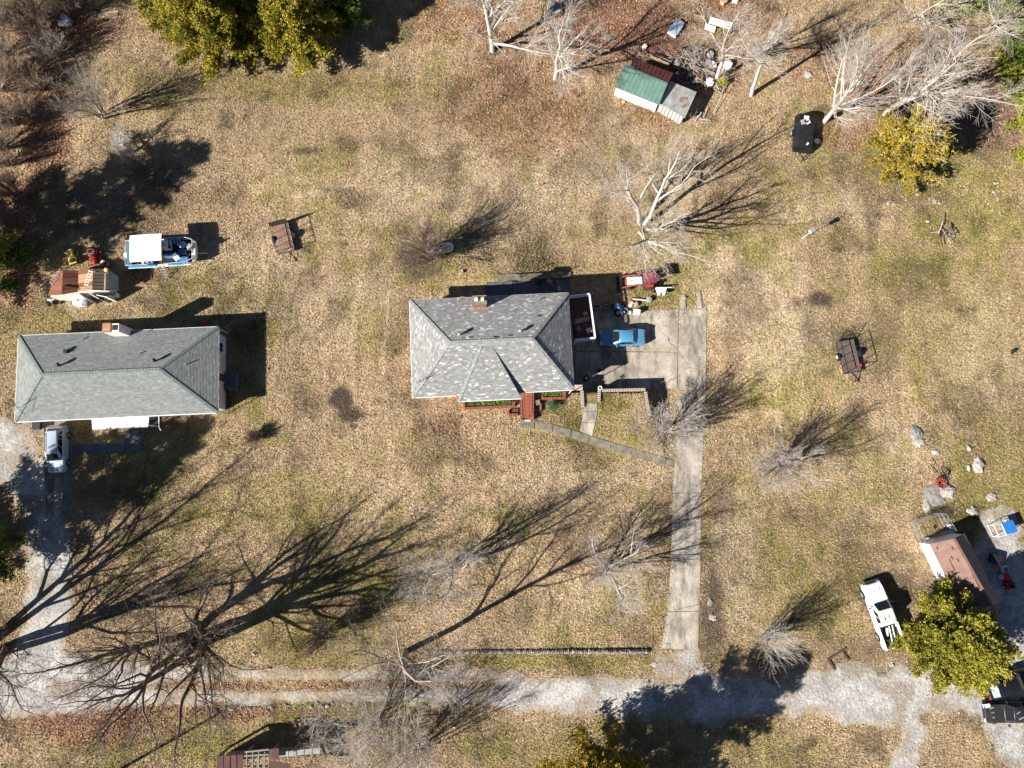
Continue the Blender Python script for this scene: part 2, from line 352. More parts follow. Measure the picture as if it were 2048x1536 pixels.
X0, X1, Y0, Y1, GS = -66., 66., -42., 66., .3
gx = np.arange(X0, X1 + .01, GS); gy = np.arange(Y0, Y1 + .01, GS); nx, ny = len(gx), len(gy)
XX, YY = np.meshgrid(gx, gy); ZZ = gz_np(XX, YY) + .05 * (fbm(XX, YY, .25, 60, 3) - .5) * (1 - sst(.0, .02, -gz_np(XX, YY)))
V = np.stack([XX, YY, ZZ], -1).reshape(-1, 3); I = np.arange(nx * ny).reshape(ny, nx)
Q = np.stack([I[:-1, :-1], I[:-1, 1:], I[1:, 1:], I[1:, :-1]], -1).reshape(-1, 4)
cg, _, _ = ground_rgb(XX, YY); cg = cg.reshape(-1, 3)
# the sheet runs on to the horizon
b0 = len(V); far = 1500.
V = np.concatenate([V, np.array([(-far, -far, -.02), (far, -far, -.02), (far, far, -.02), (-far, far, -.02)])])
c0, c1, c2_, c3 = I[0, 0], I[0, -1], I[-1, -1], I[-1, 0]
Q = np.concatenate([Q, np.array([(b0, b0 + 1, c1, c0), (b0 + 1, b0 + 2, c2_, c1), (b0 + 2, b0 + 3, c3, c2_), (b0 + 3, b0, c0, c3)])])
cg = np.concatenate([cg, np.tile(C_TAN, (4, 1))])
def ground_mat(name, k, speck, bump=1.0):
    m, t, b = new_mat(name); N, L = t.nodes, t.links
    a = N.new('ShaderNodeAttribute'); a.attribute_name = 'col'
    tc = N.new('ShaderNodeTexCoord')
    n = N.new('ShaderNodeTexNoise'); n.inputs['Scale'].default_value = speck; n.inputs['Detail'].default_value = 6; n.inputs['Roughness'].default_value = .75; L.new(tc.outputs['Object'], n.inputs[0])
    r = N.new('ShaderNodeMapRange'); r.inputs[1].default_value = .34; r.inputs[2].default_value = .66; r.inputs[3].default_value = 1 - k; r.inputs[4].default_value = 1 + k; L.new(n.outputs[0], r.inputs[0])
    mx = N.new('ShaderNodeMixRGB'); mx.blend_type = 'MULTIPLY'; mx.inputs[0].default_value = 1; L.new(a.outputs[0], mx.inputs[1]); L.new(r.outputs[0], mx.inputs[2])
    L.new(mx.outputs[0], b.inputs['Base Color']); b.inputs['Roughness'].default_value = 1; b.inputs['Specular IOR Level'].default_value = .1
    n2 = N.new('ShaderNodeTexNoise'); n2.inputs['Scale'].default_value = speck * 1.3; n2.inputs['Detail'].default_value = 4; L.new(tc.outputs['Object'], n2.inputs[0])
    bp = N.new('ShaderNodeBump'); bp.inputs['Strength'].default_value = bump; bp.inputs['Distance'].default_value = .12; L.new(n2.outputs[0], bp.inputs['Height']); L.new(bp.outputs[0], b.inputs['Normal'])
    return m
M['ground'] = ground_mat('dry winter lawn', .5, 3.5)
M['gravel'] = ground_mat('crushed limestone', .35, 3.2, .6)
gob = obj_from('ground', np_mesh('ground', V, Q, M['ground'], cg, True, 4)); tag(gob, 'dry tan winter lawn with green and leafy patches', 'ground', None, 'structure')

# ---------------------------------------------------------------- gravel lane and yards: ragged sheets on the lawn
LANE = [(-260, 1395, 55), (20, 1375, 66), (150, 1370, 60), (320, 1372, 44), (600, 1371, 36), (900, 1372, 36), (1100, 1388, 40), (1280, 1402, 45), (1420, 1400, 50), (1560, 1392, 44), (1680, 1388, 60), (1800, 1392, 66), (1900, 1396, 46), (2000, 1392, 32), (2300, 1392, 40)]
MEDIAN = [(300, 1372, 3), (480, 1371, 10), (700, 1370, 9), (860, 1369, 7), (1010, 1372, 1)]
SIDE = [(70, 1330, 60), (98, 1240, 46), (100, 1120, 46), (98, 1030, 44), (60, 960, 55), (20, 900, 60), (-60, 860, 50)]
YARD = [(1985, 1035, 26), (1995, 1110, 46), (2030, 1200, 58), (2060, 1280, 60), (2080, 1380, 55)]
SPILL = [(1330, 1335, 26), (1375, 1320, 26), (1390, 1370, 40)]
SPILL2 = [(1800, 1410, 50), (1840, 1470, 34), (1800, 1530, 40), (1790, 1600, 30)]
SPILL3 = [(2000, 1440, 30), (2040, 1490, 36), (2090, 1520, 30)]
FOOT = [(135, 606, 9), (150, 630, 8), (162, 656, 8)]
def sheet(name, Ls, mtl, label, col, wob, cut=None, z=.02, soft=9.):
    s = .2; xs = np.arange(-64, 64, s); ys = np.arange(-40, 40, s); A, Bq = np.meshgrid(xs, ys); px, py = pix(A, Bq)
    d = np.full(A.shape, 1e9)
    for L in Ls: d = np.minimum(d, dline(px, py, L))
    nz = fbm(A, Bq, .8, 70, 4) - .5
    d = d + nz * wob + (fbm(A, Bq, .3, 120, 4) - .5) * (20 + 62 * sst(1480, 1600, px)) * (wob > 20)
    if cut: d = np.maximum(d, -(dline(px, py, cut) + nz * 14))
    I = np.arange(A.size).reshape(A.shape)
    C = (d[:-1, :-1] + d[1:, 1:] + d[1:, :-1] + d[:-1, 1:]) / 4 < 0
    q = np.stack([I[:-1, :-1], I[:-1, 1:], I[1:, 1:], I[1:, :-1]], -1)[C]
    u, inv = np.unique(q, return_inverse=True); inv = inv.reshape(q.shape)
    x, y = A.ravel()[u], Bq.ravel()[u]; dd = d.ravel()[u]
    e = sst(0, -soft, dd) if False else np.clip(-dd / soft, 0, 1)
    gr, _, _ = ground_rgb(x, y); n = fbm(x, y, .7, 80, 3)
    c = np.array(col) * (.55 + .9 * n)[:, None]; bare = sst(.5, .68, fbm(x, y, .4, 91, 4)) * .7
    c = c + (np.array((.24, .19, .145)) - c) * bare[:, None]
    c = gr + (c - gr) * (.25 + .75 * e)[:, None]
    zz = gz_np(x, y) + z - .03 * (1 - np.clip(e * 3, 0, 1)) + .03 * (.5 - .5)
    o = obj_from(name, np_mesh(name, np.stack([x, y, zz + .028], 1), inv, M[mtl], c, True, 4)); tag(o, label, name.replace('_', ' ').split()[-1], None, 'structure')
    return o
GRAV = (.36, .345, .325)
sheet('gravel_road', [LANE, SIDE, YARD, SPILL, SPILL2, SPILL3], 'gravel', 'pale two-track gravel lane with its side drives and yard', GRAV, 34, MEDIAN, soft=20)
sheet('stone_path', [FOOT], 'gravel', 'short worn path between the rusty shed and the long house', (.30, .25, .19), 14, z=.012)
def gravel_d(px, py):
    d = np.full(px.shape, 1e9)
    for L in (LANE, SIDE, YARD, SPILL, SPILL2, SPILL3): d = np.minimum(d, dline(px, py, L))
    return np.maximum(d, -dline(px, py, MEDIAN))

# ---------------------------------------------------------------- what covers the ground: blades, leaves, chips of stone
HARD = [[(42, 672), (436, 660), (440, 828), (40, 842)], [(826, 606), (1143, 594), (1146, 786), (832, 800)], [(1143, 632), (1406, 632), (1406, 786), (1146, 786)], [(1352, 784), (1408, 784), (1398, 1000), (1398, 1306), (1326, 1296), (1342, 1200), (1348, 930)],
        [(86, 846), (146, 846), (146, 1036), (86, 1036)], [(144, 880), (250, 876), (250, 855), (284, 855), (288, 905), (144, 910)], [(1234, 190), (1330, 232), (1375, 258), (1404, 200), (1350, 170), (1260, 130)],
        [(1848, 1092), (1916, 1070), (1990, 1200), (1900, 1240)], [(104, 548), (232, 545), (232, 600), (106, 604)], [(1162, 780), (1198, 780), (1200, 810), (1186, 872), (1160, 862), (1166, 812)],
        [(1036, 845), (1066, 845), (1110, 848), (1345, 908), (1350, 938), (1200, 898), (1110, 870), (1040, 858)], [(1036, 785), (1070, 785), (1070, 842), (1038, 842)], [(905, 560), (1150, 545), (1150, 592), (905, 600)]]
def blocked(px, py):
    b = np.zeros(px.shape, bool)
    for P in HARD: b |= inpoly(px, py, P)
    return b
def scatter(n, lo, hi, wx=(-58, 58), wy=(-39, 56)):
    x = rng.uniform(*wx, n); y = rng.uniform(*wy, n); px, py = pix(x, y)
    k = (px > -40) & (px < 2088) & (py > -40) & (py < 1576); return x[k], y[k], px[k], py[k]
def blades(name, x, y, c, ln, wd, lean, label, mtl, z0=0.0):
    n = len(x); a = rng.uniform(0, 2 * np.pi, n); le = rng.uniform(*ln, n); w_ = rng.uniform(*wd, n); el = rng.uniform(*lean, n)
    z = gz_np(x, y) + z0
    d = np.stack([np.cos(a) * np.cos(el), np.sin(a) * np.cos(el), np.sin(el)], 1) * le[:, None]
    s = np.stack([-np.sin(a), np.cos(a), rng.uniform(-.35, .35, n)], 1) * (w_ / 2)[:, None]
    p = np.stack([x, y, z], 1); q = p + d
    V = np.stack([p - s, p + s, q + s * .55, q - s * .55], 1).reshape(-1, 3)
    Fq = np.arange(4 * n).reshape(n, 4)
    o = obj_from(name, np_mesh(name, V, Fq, M[mtl], np.repeat(c, 4, 0), False, 4)); tag(o, label, label.split()[-1] if 0 else None, None, 'stuff'); return o
x, y, px, py = scatter(900000, 0, 0)
gd = gravel_d(px, py); k = ~blocked(px, py) & ((gd > -4) | (rng.random(len(x)) < .05))
x, y, px, py = x[k], y[k], px[k], py[k]
c, l, d = ground_rgb(x, y); k = rng.random(len(x)) > d * .75 + l * .45
x, y, c = x[k], y[k], c[k]
r1, r2 = rng.random((len(x), 1)), rng.random((len(x), 1))
c = c * (.5 + 1.0 * r1 ** 1.2); c = c + (C_PALE * 1.15 - c) * (.5 * (r2 > .86))
o = blades('dry_grass', x, y, np.clip(c, 0, .75), (.08, .19), (.035, .085), (.25, 1.0), 'matted dry grass blades covering the whole lawn', 'blades'); o['category'] = 'grass'
x, y, px, py = scatter(330000, 0, 0); _, l, d, _, _ = fields(x, y)
k = (~blocked(px, py)) & (rng.random(len(x)) < np.clip(l * .95 - .02, 0, 1)) & (gravel_d(px, py) > -6)
x, y = x[k], y[k]; pal = np.array([(.26, .105, .06), (.19, .08, .05), (.33, .18, .10), (.11, .055, .04), (.42, .28, .18), (.34, .13, .065)])
o = blades('fallen_leaves', x, y, pal[rng.integers(0, 6, len(x))] * rng.uniform(.7, 1.2, (len(x), 1)), (.09, .19), (.09, .17), (-.1, .7), 'russet fallen leaves littering the grass', 'leaves', .05); o['category'] = 'leaves'
x, y, px, py = scatter(170000, 0, 0); gd = gravel_d(px, py)
k = (~blocked(px, py)) & (gd < -3 + 16 * rng.random(len(x)) ** 3) & (rng.random(len(x)) < (.35 + .65 * sst(1480, 1620, px)))
x, y = x[k], y[k]; n = len(x); rr = rng.uniform(.025, .085, n) * (1 + .6 * (rng.random(n) > .93)); z = gz_np(x, y) + .035; th = rng.uniform(0, 6.28, n)
P = np.stack([np.stack([x + rr * np.cos(th + t), y + rr * .8 * np.sin(th + t), z], 1) for t in (0, 1.7, 3.2, 4.7)] + [np.stack([x + rr * .2, y, z + rr * .8], 1)], 1).reshape(-1, 3)
b_ = np.arange(n)[:, None] * 5; T = np.concatenate([np.stack([b_[:, 0] + i, b_[:, 0] + (i + 1) % 4, b_[:, 0] + 4], 1) for i in range(4)])
cc = np.array(GRAV) * rng.uniform(.55, 1.45, (n, 1)) + rng.uniform(-.02, .02, (n, 3))
o = obj_from('gravel_stones', np_mesh('gravel_stones', P, T, M['pebbles'], np.repeat(np.clip(cc, 0, .8), 5, 0))); tag(o, 'loose pale limestone chips strewn along the lane', 'gravel', None, 'stuff')
# ---------------------------------------------------------------- trees
def frusta(S, n):
    """S: rows of p0 xyz, p1 xyz, r0, r1 -> open n-sided tubes"""
    S = np.asarray(S, float); a, b, r0, r1 = S[:, :3], S[:, 3:6], S[:, 6], S[:, 7]
    d = b - a; d /= np.maximum(np.linalg.norm(d, axis=1, keepdims=True), 1e-9)
    h = np.where(np.abs(d[:, 2:3]) < .9, np.array([[0, 0, 1.]]), np.array([[1., 0, 0]])); u = np.cross(d, h); u /= np.linalg.norm(u, axis=1, keepdims=True); v = np.cross(d, u)
    b = b + d * (r1 * .3)[:, None]
    ang = np.arange(n) * 2 * np.pi / n; ring = u[:, None] * np.cos(ang)[None, :, None] + v[:, None] * np.sin(ang)[None, :, None]
    V = np.concatenate([a[:, None] + ring * r0[:, None, None], b[:, None] + ring * r1[:, None, None]], 1).reshape(-1, 3)
    o = (np.arange(len(S)) * 2 * n)[:, None]; i = np.arange(n); j = (i + 1) % n
    Q = np.stack([o + i, o + j, o + n + j, o + n + i], -1).reshape(-1, 4)
    return V, Q
class Tree:
    def __init__(s, seed): s.rnd = random.Random(seed); s.seg = {}
    def branch(s, p, d, L, r, lev, K):
        rn = s.rnd; n = max(2, int(K['n'][min(lev, len(K['n']) - 1)])); q = p.copy(); dd = d.normalized(); pts = [(q.copy(), dd.copy(), r)]
        wob = K['wob'] * (1 + .3 * lev); re = r * K['taper'][min(lev, len(K['taper']) - 1)]
        for i in range(n):
            dd = (dd + Vector((rn.gauss(0, wob), rn.gauss(0, wob), rn.gauss(0, wob) + K['up']))).normalized()
            q2 = q + dd * (L / n); ra = r + (re - r) * i / n; rb = r + (re - r) * (i + 1) / n
            s.seg.setdefault(lev, []).append((*q, *q2, ra, rb)); q = q2; pts.append((q.copy(), dd.copy(), rb))
        if lev >= K['lev']: return
        nb = K['nb'][min(lev, len(K['nb']) - 1)]; nb = max(1, int(rn.gauss(nb, nb * .15) + .5))
        t0 = K['start'] if lev == 0 else .22
        for k in range(nb):
            t = t0 + (1 - t0) * (k + rn.random() * .8) / nb; f = min(t, .999) * n; i = int(f); a = f - i
            pp = pts[i][0].lerp(pts[i + 1][0], a); dr = pts[i][1]; rr = pts[i][2] * (1 - a) + pts[i + 1][2] * a
            ax = dr.orthogonal().normalized(); az = rn.random() * 2 * math.pi; side = ax * math.cos(az) + dr.cross(ax) * math.sin(az)
            sp = R(rn.gauss(K['ang'][min(lev, len(K['ang']) - 1)], 9)); nd = dr * math.cos(sp) + side * math.sin(sp)
            ln = L * K['ratio'][min(lev, len(K['ratio']) - 1)] * (1.15 - .55 * t if lev else 1.1 - .35 * t) * rn.uniform(.75, 1.2)
            s.branch(pp, nd, ln, max(K['rmin'], rr * rn.uniform(.45, .65)), lev + 1, K)
        s.branch(pts[-1][0], pts[-1][1], L * K['ratio'][min(lev, len(K['ratio']) - 1)] * .8, max(K['rmin'], re), lev + 1, K)
BASE = dict(n=[6, 5, 4, 3, 2], wob=.07, up=.035, taper=[.45, .35, .35, .45, .6], nb=[7, 6, 6, 4, 3], start=.3, ang=[38, 38, 40, 42], ratio=[.72, .58, .52, .5], rmin=.008, lev=4)
def bare_tree(base, tip, h, r, label, bark='bark_grey', seed=1, name='bare_tree', group=None, stems=1, thick=2, **kw):
    g = gnd(*base); K = dict(BASE); K.update(kw)
    d = Vector((0, 0, 1)) if tip is None else (at(tip[0], tip[1], g.z + h) - g).normalized()
    T = Tree(seed); L = h * K.pop('trunk', .55)
    if stems == 1: T.branch(Vector((0, 0, -.1)), d, L, r, 0, K)
    else:
        for i in range(stems):
            a = 2 * math.pi * (i + T.rnd.random() * .7) / stems; f = K.get('fan', .45) * T.rnd.uniform(.3, 1.1)
            T.branch(Vector((math.cos(a) * r * 2.0, math.sin(a) * r * 2.0, -.1)), d + Vector((math.cos(a) * f, math.sin(a) * f, 0)), L * T.rnd.uniform(.75, 1.15), r, 0, K)
    o = thing(name, label, 'shrub' if 'shrub' in name or 'bush' in name else 'tree', g, group=group)
    for nm, lv, ns in (('trunk', range(0, thick), 7), ('crown', range(thick, 9), 3)):
        S = [q for l in lv for q in T.seg.get(l, [])]
        if S:
            V, Q = frusta(S, ns); obj_from(nm, np_mesh(nm, V, Q, M[bark], None, True, 4), o)
    return o
VASE = dict(stems=9, thick=1, trunk=.62, lev=3, nb=[6, 5, 4], ang=[24, 28, 30], ratio=[.6, .55, .5], start=.2, n=[5, 4, 3], up=.04, rmin=.012, fan=.55)
bare_tree((205, 233), (128, 150), 8.2, .13, 'slim bare grey tree beside the brushy bank with several rising limbs', 'bark_grey', 11, trunk=.55, stems=4, fan=.4, nb=[7, 6, 5, 3], ang=[26, 30, 34, 38])
bare_tree((269, 302), (228, 282), 5.0, .17, 'short gnarled silvery fruit tree with a crooked leaning trunk', 'bark_white', 12, trunk=.42, wob=.2, ang=[60, 58, 52, 48], nb=[8, 8, 6, 4], ratio=[.85, .6, .5, .5], up=.0, rmin=.013)
bare_tree((985, 102), (978, -75), 14, .28, 'pale bare tree with a straight trunk between the cedars and the shed', 'bark_white', 13, nb=[10, 7, 6, 4], ang=[50, 42, 40, 42], start=.12)
bare_tree((1110, 157), (1124, 12), 12.5, .24, 'pale forked bare tree growing nearest the green-roofed shed', 'bark_white', 14, nb=[9, 7, 6, 4], ang=[38, 36, 38, 40], start=.15)
bare_tree((1433, 160), (1478, 5), 13, .26, 'pale bare tree rising out of the junk behind the shed', 'bark_white', 15, nb=[7, 7, 6, 4], start=.5)
bare_tree((1503, 191), (1566, 10), 14, .24, 'slender pale tree with a long clean trunk beyond the shed junk', 'bark_white', 16, nb=[7, 7, 6, 4], start=.6, ratio=[.5, .58, .5, .5])
bare_tree((1649, 243), (1800, 105), 14, .27, 'white barked tree leaning away beside the black tarped trailer', 'bark_white', 17, nb=[9, 7, 6, 4], start=.3, ang=[34, 36, 38, 42], up=.05)
bare_tree((1770, 228), (1960, 105), 18, .33, 'tallest white barked tree with the widest crown by the grey-twigged cedar', 'bark_white', 18, nb=[10, 8, 7, 4], start=.3, ang=[30, 34, 38, 42], up=.05)
bare_tree((1830, 40), (1900, -60), 11, .2, 'pale bare tree at the edge of the corner woods', 'bark_white', 19, nb=[8, 7, 6, 4], start=.2)
bare_tree((1970, 60), (2070, -20), 11, .2, 'bare grey tree among the corner evergreens', 'bark_pale', 191, nb=[7, 6, 5, 3], start=.3)
bare_tree((1284, 456), (1318, 378), 13.5, .24, 'wide bare silver tree with low forking limbs beyond the tractor', 'bark_pale', 20, stems=4, fan=.5, trunk=.6, nb=[6, 6, 5, 4], ang=[32, 38, 40, 44], start=.25, ratio=[.6, .55, .5, .5], wob=.1, rmin=.0085)
bare_tree((862, 517), None, 6.0, .05, 'loose brown shrub growing over the propane tank', 'twig_brown', 21, 'bare_shrub', **{**VASE, 'stems': 20, 'fan': .5})
bare_tree((1338, 860), (1340, 862), 6.8, .055, 'arching bare shrub overhanging the concrete driveway', 'bark_pale', 22, 'bare_shrub', **{**VASE, 'stems': 16, 'fan': .6})
bare_tree((1562, 928), (1556, 945), 6.4, .06, 'bare grey shrub alone on the open lawn below the rusty-plank trailer', 'bark_pale', 23, 'bare_shrub', **{**VASE, 'stems': 15, 'fan': .5})
bare_tree((1530, 1270), None, 4.2, .04, 'stiff upright bare shrub at the edge of the gravel lane', 'bark_white', 24, 'bare_shrub', **{**VASE, 'stems': 34, 'fan': .5, 'trunk': .85, 'lev': 2, 'nb': [4, 3]})
bare_tree((655, 1264), None, 5.4, .045, 'thin brown shrub standing between the two long tree shadows', 'twig_brown', 25, 'bare_shrub', **{**VASE, 'stems': 14, 'fan': .4})
bare_tree((834, 1499), (822, 1512), 8, .06, 'upright bare shrub beside the vine-tangled tree south of the lane', 'bark_pale', 26, 'bare_shrub', **{**VASE, 'stems': 9, 'fan': .7})
bare_tree((514, 874), None, 1.6, .025, 'small dark twiggy bush alone beside the long house', 'twig_brown', 27, 'bare_bush', **{**VASE, 'stems': 40, 'fan': .7, 'lev': 2})
bare_tree((902, 1130), (884, 1158), 10.5, .16, 'bare silver tree with a rounded crown on the front lawn', 'bark_pale', 28, stems=3, fan=.38, trunk=.6, nb=[7, 6, 6, 4], start=.12, ang=[36, 40, 42, 44], ratio=[.6, .55, .5, .5])
bare_tree((1216, 1136), (1228, 1150), 9.8, .13, 'bare grey tree beside the driveway on the front lawn', 'bark_pale', 29, stems=5, fan=.5, trunk=.55, nb=[6, 6, 5, 3], start=.25, ang=[32, 38, 42, 44], ratio=[.6, .55, .5, .5])
bare_tree((388, 1280), (235, 1355), 20, .40, 'huge dark old tree with wide crooked limbs over the lane', 'bark_dark', 30, stems=6, fan=.72, trunk=.62, nb=[5, 5, 5, 3], start=.3, ang=[40, 42, 44, 46], ratio=[.6, .55, .5, .5], wob=.12, up=.05, taper=[.35, .35, .35, .45, .6], rmin=.014)
bare_tree((812, 1303), (735, 1440), 16, .30, 'leaning dark trunked tree forking above the lane', 'bark_grey', 31, trunk=.62, nb=[6, 6, 6, 4], start=.42, ang=[36, 40, 42, 44], ratio=[.72, .58, .52, .5], wob=.1)
bare_tree((752, 1450), (728, 1492), 8.5, .07, 'vine-tangled bare tree hanging over the ruined barn', 'bark_pale', 33, stems=12, fan=.75, trunk=.6, nb=[7, 6, 5], lev=3, thick=1, ang=[40, 46, 50], ratio=[.62, .6, .55], wob=.16, up=-.02, rmin=.011)
bare_tree((-10, 1296), (-150, 1330), 17, .33, 'old tree at the mouth of the side drive', 'bark_dark', 32, stems=5, fan=.55, trunk=.6, nb=[6, 6, 5, 4], start=.3, ang=[38, 42, 44, 46], ratio=[.6, .55, .5, .5], wob=.12, rmin=.013)
# brushy bank along the wood edge
bank = [(30, 60, 5.5), (75, 40, 5), (120, 110, 4), (40, 150, 4.5), (85, 180, 3.6), (150, 30, 5), (25, 250, 4.6), (60, 235, 3.4), (20, 330, 4), (38, 390, 3.4), (12, 440, 3.5), (8, 300, 5), (0, 180, 6), (95, 75, 5), (10, 110, 6), (5, 500, 3)]
for i, (bx, by, hh) in enumerate(bank):
    bare_tree((bx, by), None, hh, .05, 'tangled brown and tan brush on the wooded bank', ('twig_tan', 'twig_brown', 'bark_grey', 'twig_tan')[i % 4], 200 + i, 'brush_shrub', 'brush on the wooded bank', **{**VASE, 'stems': 14, 'fan': .7})

def cedar(base, h, Rc, label, seed, tint=(1, 1, 1), dens=1., twiggy=0., name='cedar_tree', group=None, low=.06, cat='tree', leaf=1.):
    g = gnd(*base); rn = np.random.default_rng(seed); o = thing(name, label, cat, g, group=group)
    t = MB(); t.cyl((0, 0, -.2), (0, 0, h * .93), Rc * .07 + .05, .03, 8); t.build('trunk', 'bark_grey', o)
    nl = int(64 * dens * (h / 8)); S = []; tips = []
    for i in range(nl):                               # limbs carry the sprays
        f = (i + rn.random()) / nl; z = h * (low + (1 - low) * f); rad = Rc * (1 - f ** 1.5) ** .75 * rn.uniform(.72, 1.12) + .12
        a = i * 2.399 + rn.normal(0, .35); dz = rad * rn.uniform(.05, .45)
        p1 = np.array((math.cos(a) * rad, math.sin(a) * rad, min(z + dz, h))); p0 = np.array((0, 0, z)); S.append((*p0, *p1, .05, .015)); tips.append((p0, p1, rad))
    if twiggy:
        for p0, p1, rad in tips:
            for _ in range(9):
                q = p0 + (p1 - p0) * rn.uniform(.35, 1); dd = (p1 - p0) / rad * .5 + rn.normal(0, .45, 3); dd[2] = abs(dd[2]) * .8; S.append((*q, *(q + dd * rn.uniform(.5, 1.2)), .022, .008))
    V, Q = frusta(S, 4); obj_from('limbs', np_mesh('limbs', V, Q, M['bark_white' if twiggy else 'bark_grey'], None, True, 4), o)
    P, D, C = [], [], []
    for p0, p1, rad in tips:
        m = int(dens * 30 * (rad + .35)); ff = rn.uniform(.18, 1.03, m) ** .7; c = p0 + (p1 - p0) * ff[:, None]
        c = c + rn.normal(0, .30 * leaf, (m, 3)) * np.array((1, 1, .55)); shade = rn.uniform(.7, 1.25)
        for cc_, f_ in zip(c, ff):
            if twiggy and rn.random() < twiggy: continue
            k = int(rn.integers(7, 13)); dirs = rn.normal(0, 1, (k, 3)); dirs += np.array((*((p1 - p0)[:2] / rad * .9), .55)); dirs /= np.linalg.norm(dirs, axis=1, keepdims=True)
            P.append(cc_ + rn.normal(0, .05, (k, 3))); D.append(dirs * rn.uniform(.10, .25, (k, 1)) * leaf)
            mixf = np.clip(rn.normal(.5, .3), 0, 1); base_c = np.array((.10, .125, .02)) * (1 - mixf) + np.array((.40, .34, .04)) * mixf
            C.append(np.tile(base_c * shade * np.array(tint), (k, 1)) * rn.uniform(.75, 1.25, (k, 1)))
    P, D, C = np.concatenate(P), np.concatenate(D), np.concatenate(C)
    s = np.cross(D, rn.normal(0, 1, D.shape)); s /= np.linalg.norm(s, axis=1, keepdims=True); s *= np.linalg.norm(D, axis=1, keepdims=True) * .22
    V = np.stack([P, P + D * .45 + s, P + D, P + D * .45 - s], 1).reshape(-1, 3); V[:, 2] = np.maximum(V[:, 2], .03); Fq = np.arange(len(V)).reshape(-1, 4)
    obj_from('crown', np_mesh('crown', V, Fq, M['needles'], np.repeat(np.clip(C, 0, 1), 4, 0), False, 4), o)
    return o
cedar((455, 98), 11, 4.9, 'broad yellow-green cedar nearest the wooded bank', 41, (1.2, 1.1, 1), 1.5)
cedar((612, 86), 10, 4.8, 'broad yellow-green cedar casting shade towards the pale bare trees', 42, (1.25, 1.15, 1), 1.5)
cedar((520, 20), 11, 4.6, 'cedar at the back of the cedar clump', 43, (.9, 1., 1), 1.3)
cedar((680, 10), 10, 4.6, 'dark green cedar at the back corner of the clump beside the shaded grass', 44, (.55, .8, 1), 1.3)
cedar((385, 30), 11, 4.3, 'yellow-green cedar at the outer corner of the clump towards the wooded bank', 45, (1.1, 1.05, 1), 1.3)
cedar((1785, 322), 7.5, 4.4, 'thin orange-tinged cedar full of bare grey twigs', 46, (1.25, 1.0, .8), 1.3, .42)
cedar((1870, 1270), 8., 4.7, 'large dense yellow-green cedar between the white pickup and the brown-roofed shed', 47, (1., 1., 1), 1.7)
cedar((1190, 1562), 14.5, 5.4, 'golden cedar south of the lane throwing a long shadow over the gravel', 48, (1.3, 1.0, .8), 1.2)
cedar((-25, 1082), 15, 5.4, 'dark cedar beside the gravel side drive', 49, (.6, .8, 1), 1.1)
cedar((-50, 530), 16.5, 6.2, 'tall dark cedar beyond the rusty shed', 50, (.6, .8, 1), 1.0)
cedar((1965, 5), 7, 3.2, 'dark evergreen in the corner woods', 51, (.75, .95, 1), 1.2)
cedar((2046, 120), 8, 3.2, 'deep green evergreen at the edge of the corner woods', 52, (.6, .85, 1), 1.2)
for i, (bx, by, hh, rr) in enumerate([(2030, 190, 2.4, 1.7), (2046, 255, 2.6, 1.8), (2010, 140, 2.2, 1.4), (2052, 320, 1.8, 1.5), (1898, 12, 3, 2.0)]):
    cedar((bx, by), hh, rr, 'low young evergreen in the scrub by the corner woods', 60 + i, (.95, 1.05, 1), 1.1, 0, 'evergreen_shrub', 'young evergreens in the scrub', cat='shrub')
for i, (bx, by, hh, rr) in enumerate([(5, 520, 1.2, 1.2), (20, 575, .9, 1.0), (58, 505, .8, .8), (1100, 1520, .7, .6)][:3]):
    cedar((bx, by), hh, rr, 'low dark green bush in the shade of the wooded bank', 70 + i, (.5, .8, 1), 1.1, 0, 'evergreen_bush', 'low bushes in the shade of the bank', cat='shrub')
cedar((1442, 168), .9, .42, 'tiny yellow-green evergreen beside the shed junk', 75, (1.3, 1.2, 1), 1.5, 0, 'evergreen_bush', cat='shrub', leaf=.45)
cedar((1104, 812), .7, .5, 'small dark green garden shrub by the brick stoop', 76, (.25, .7, 1.6), 1.5, 0, 'evergreen_bush', cat='shrub', leaf=.4)
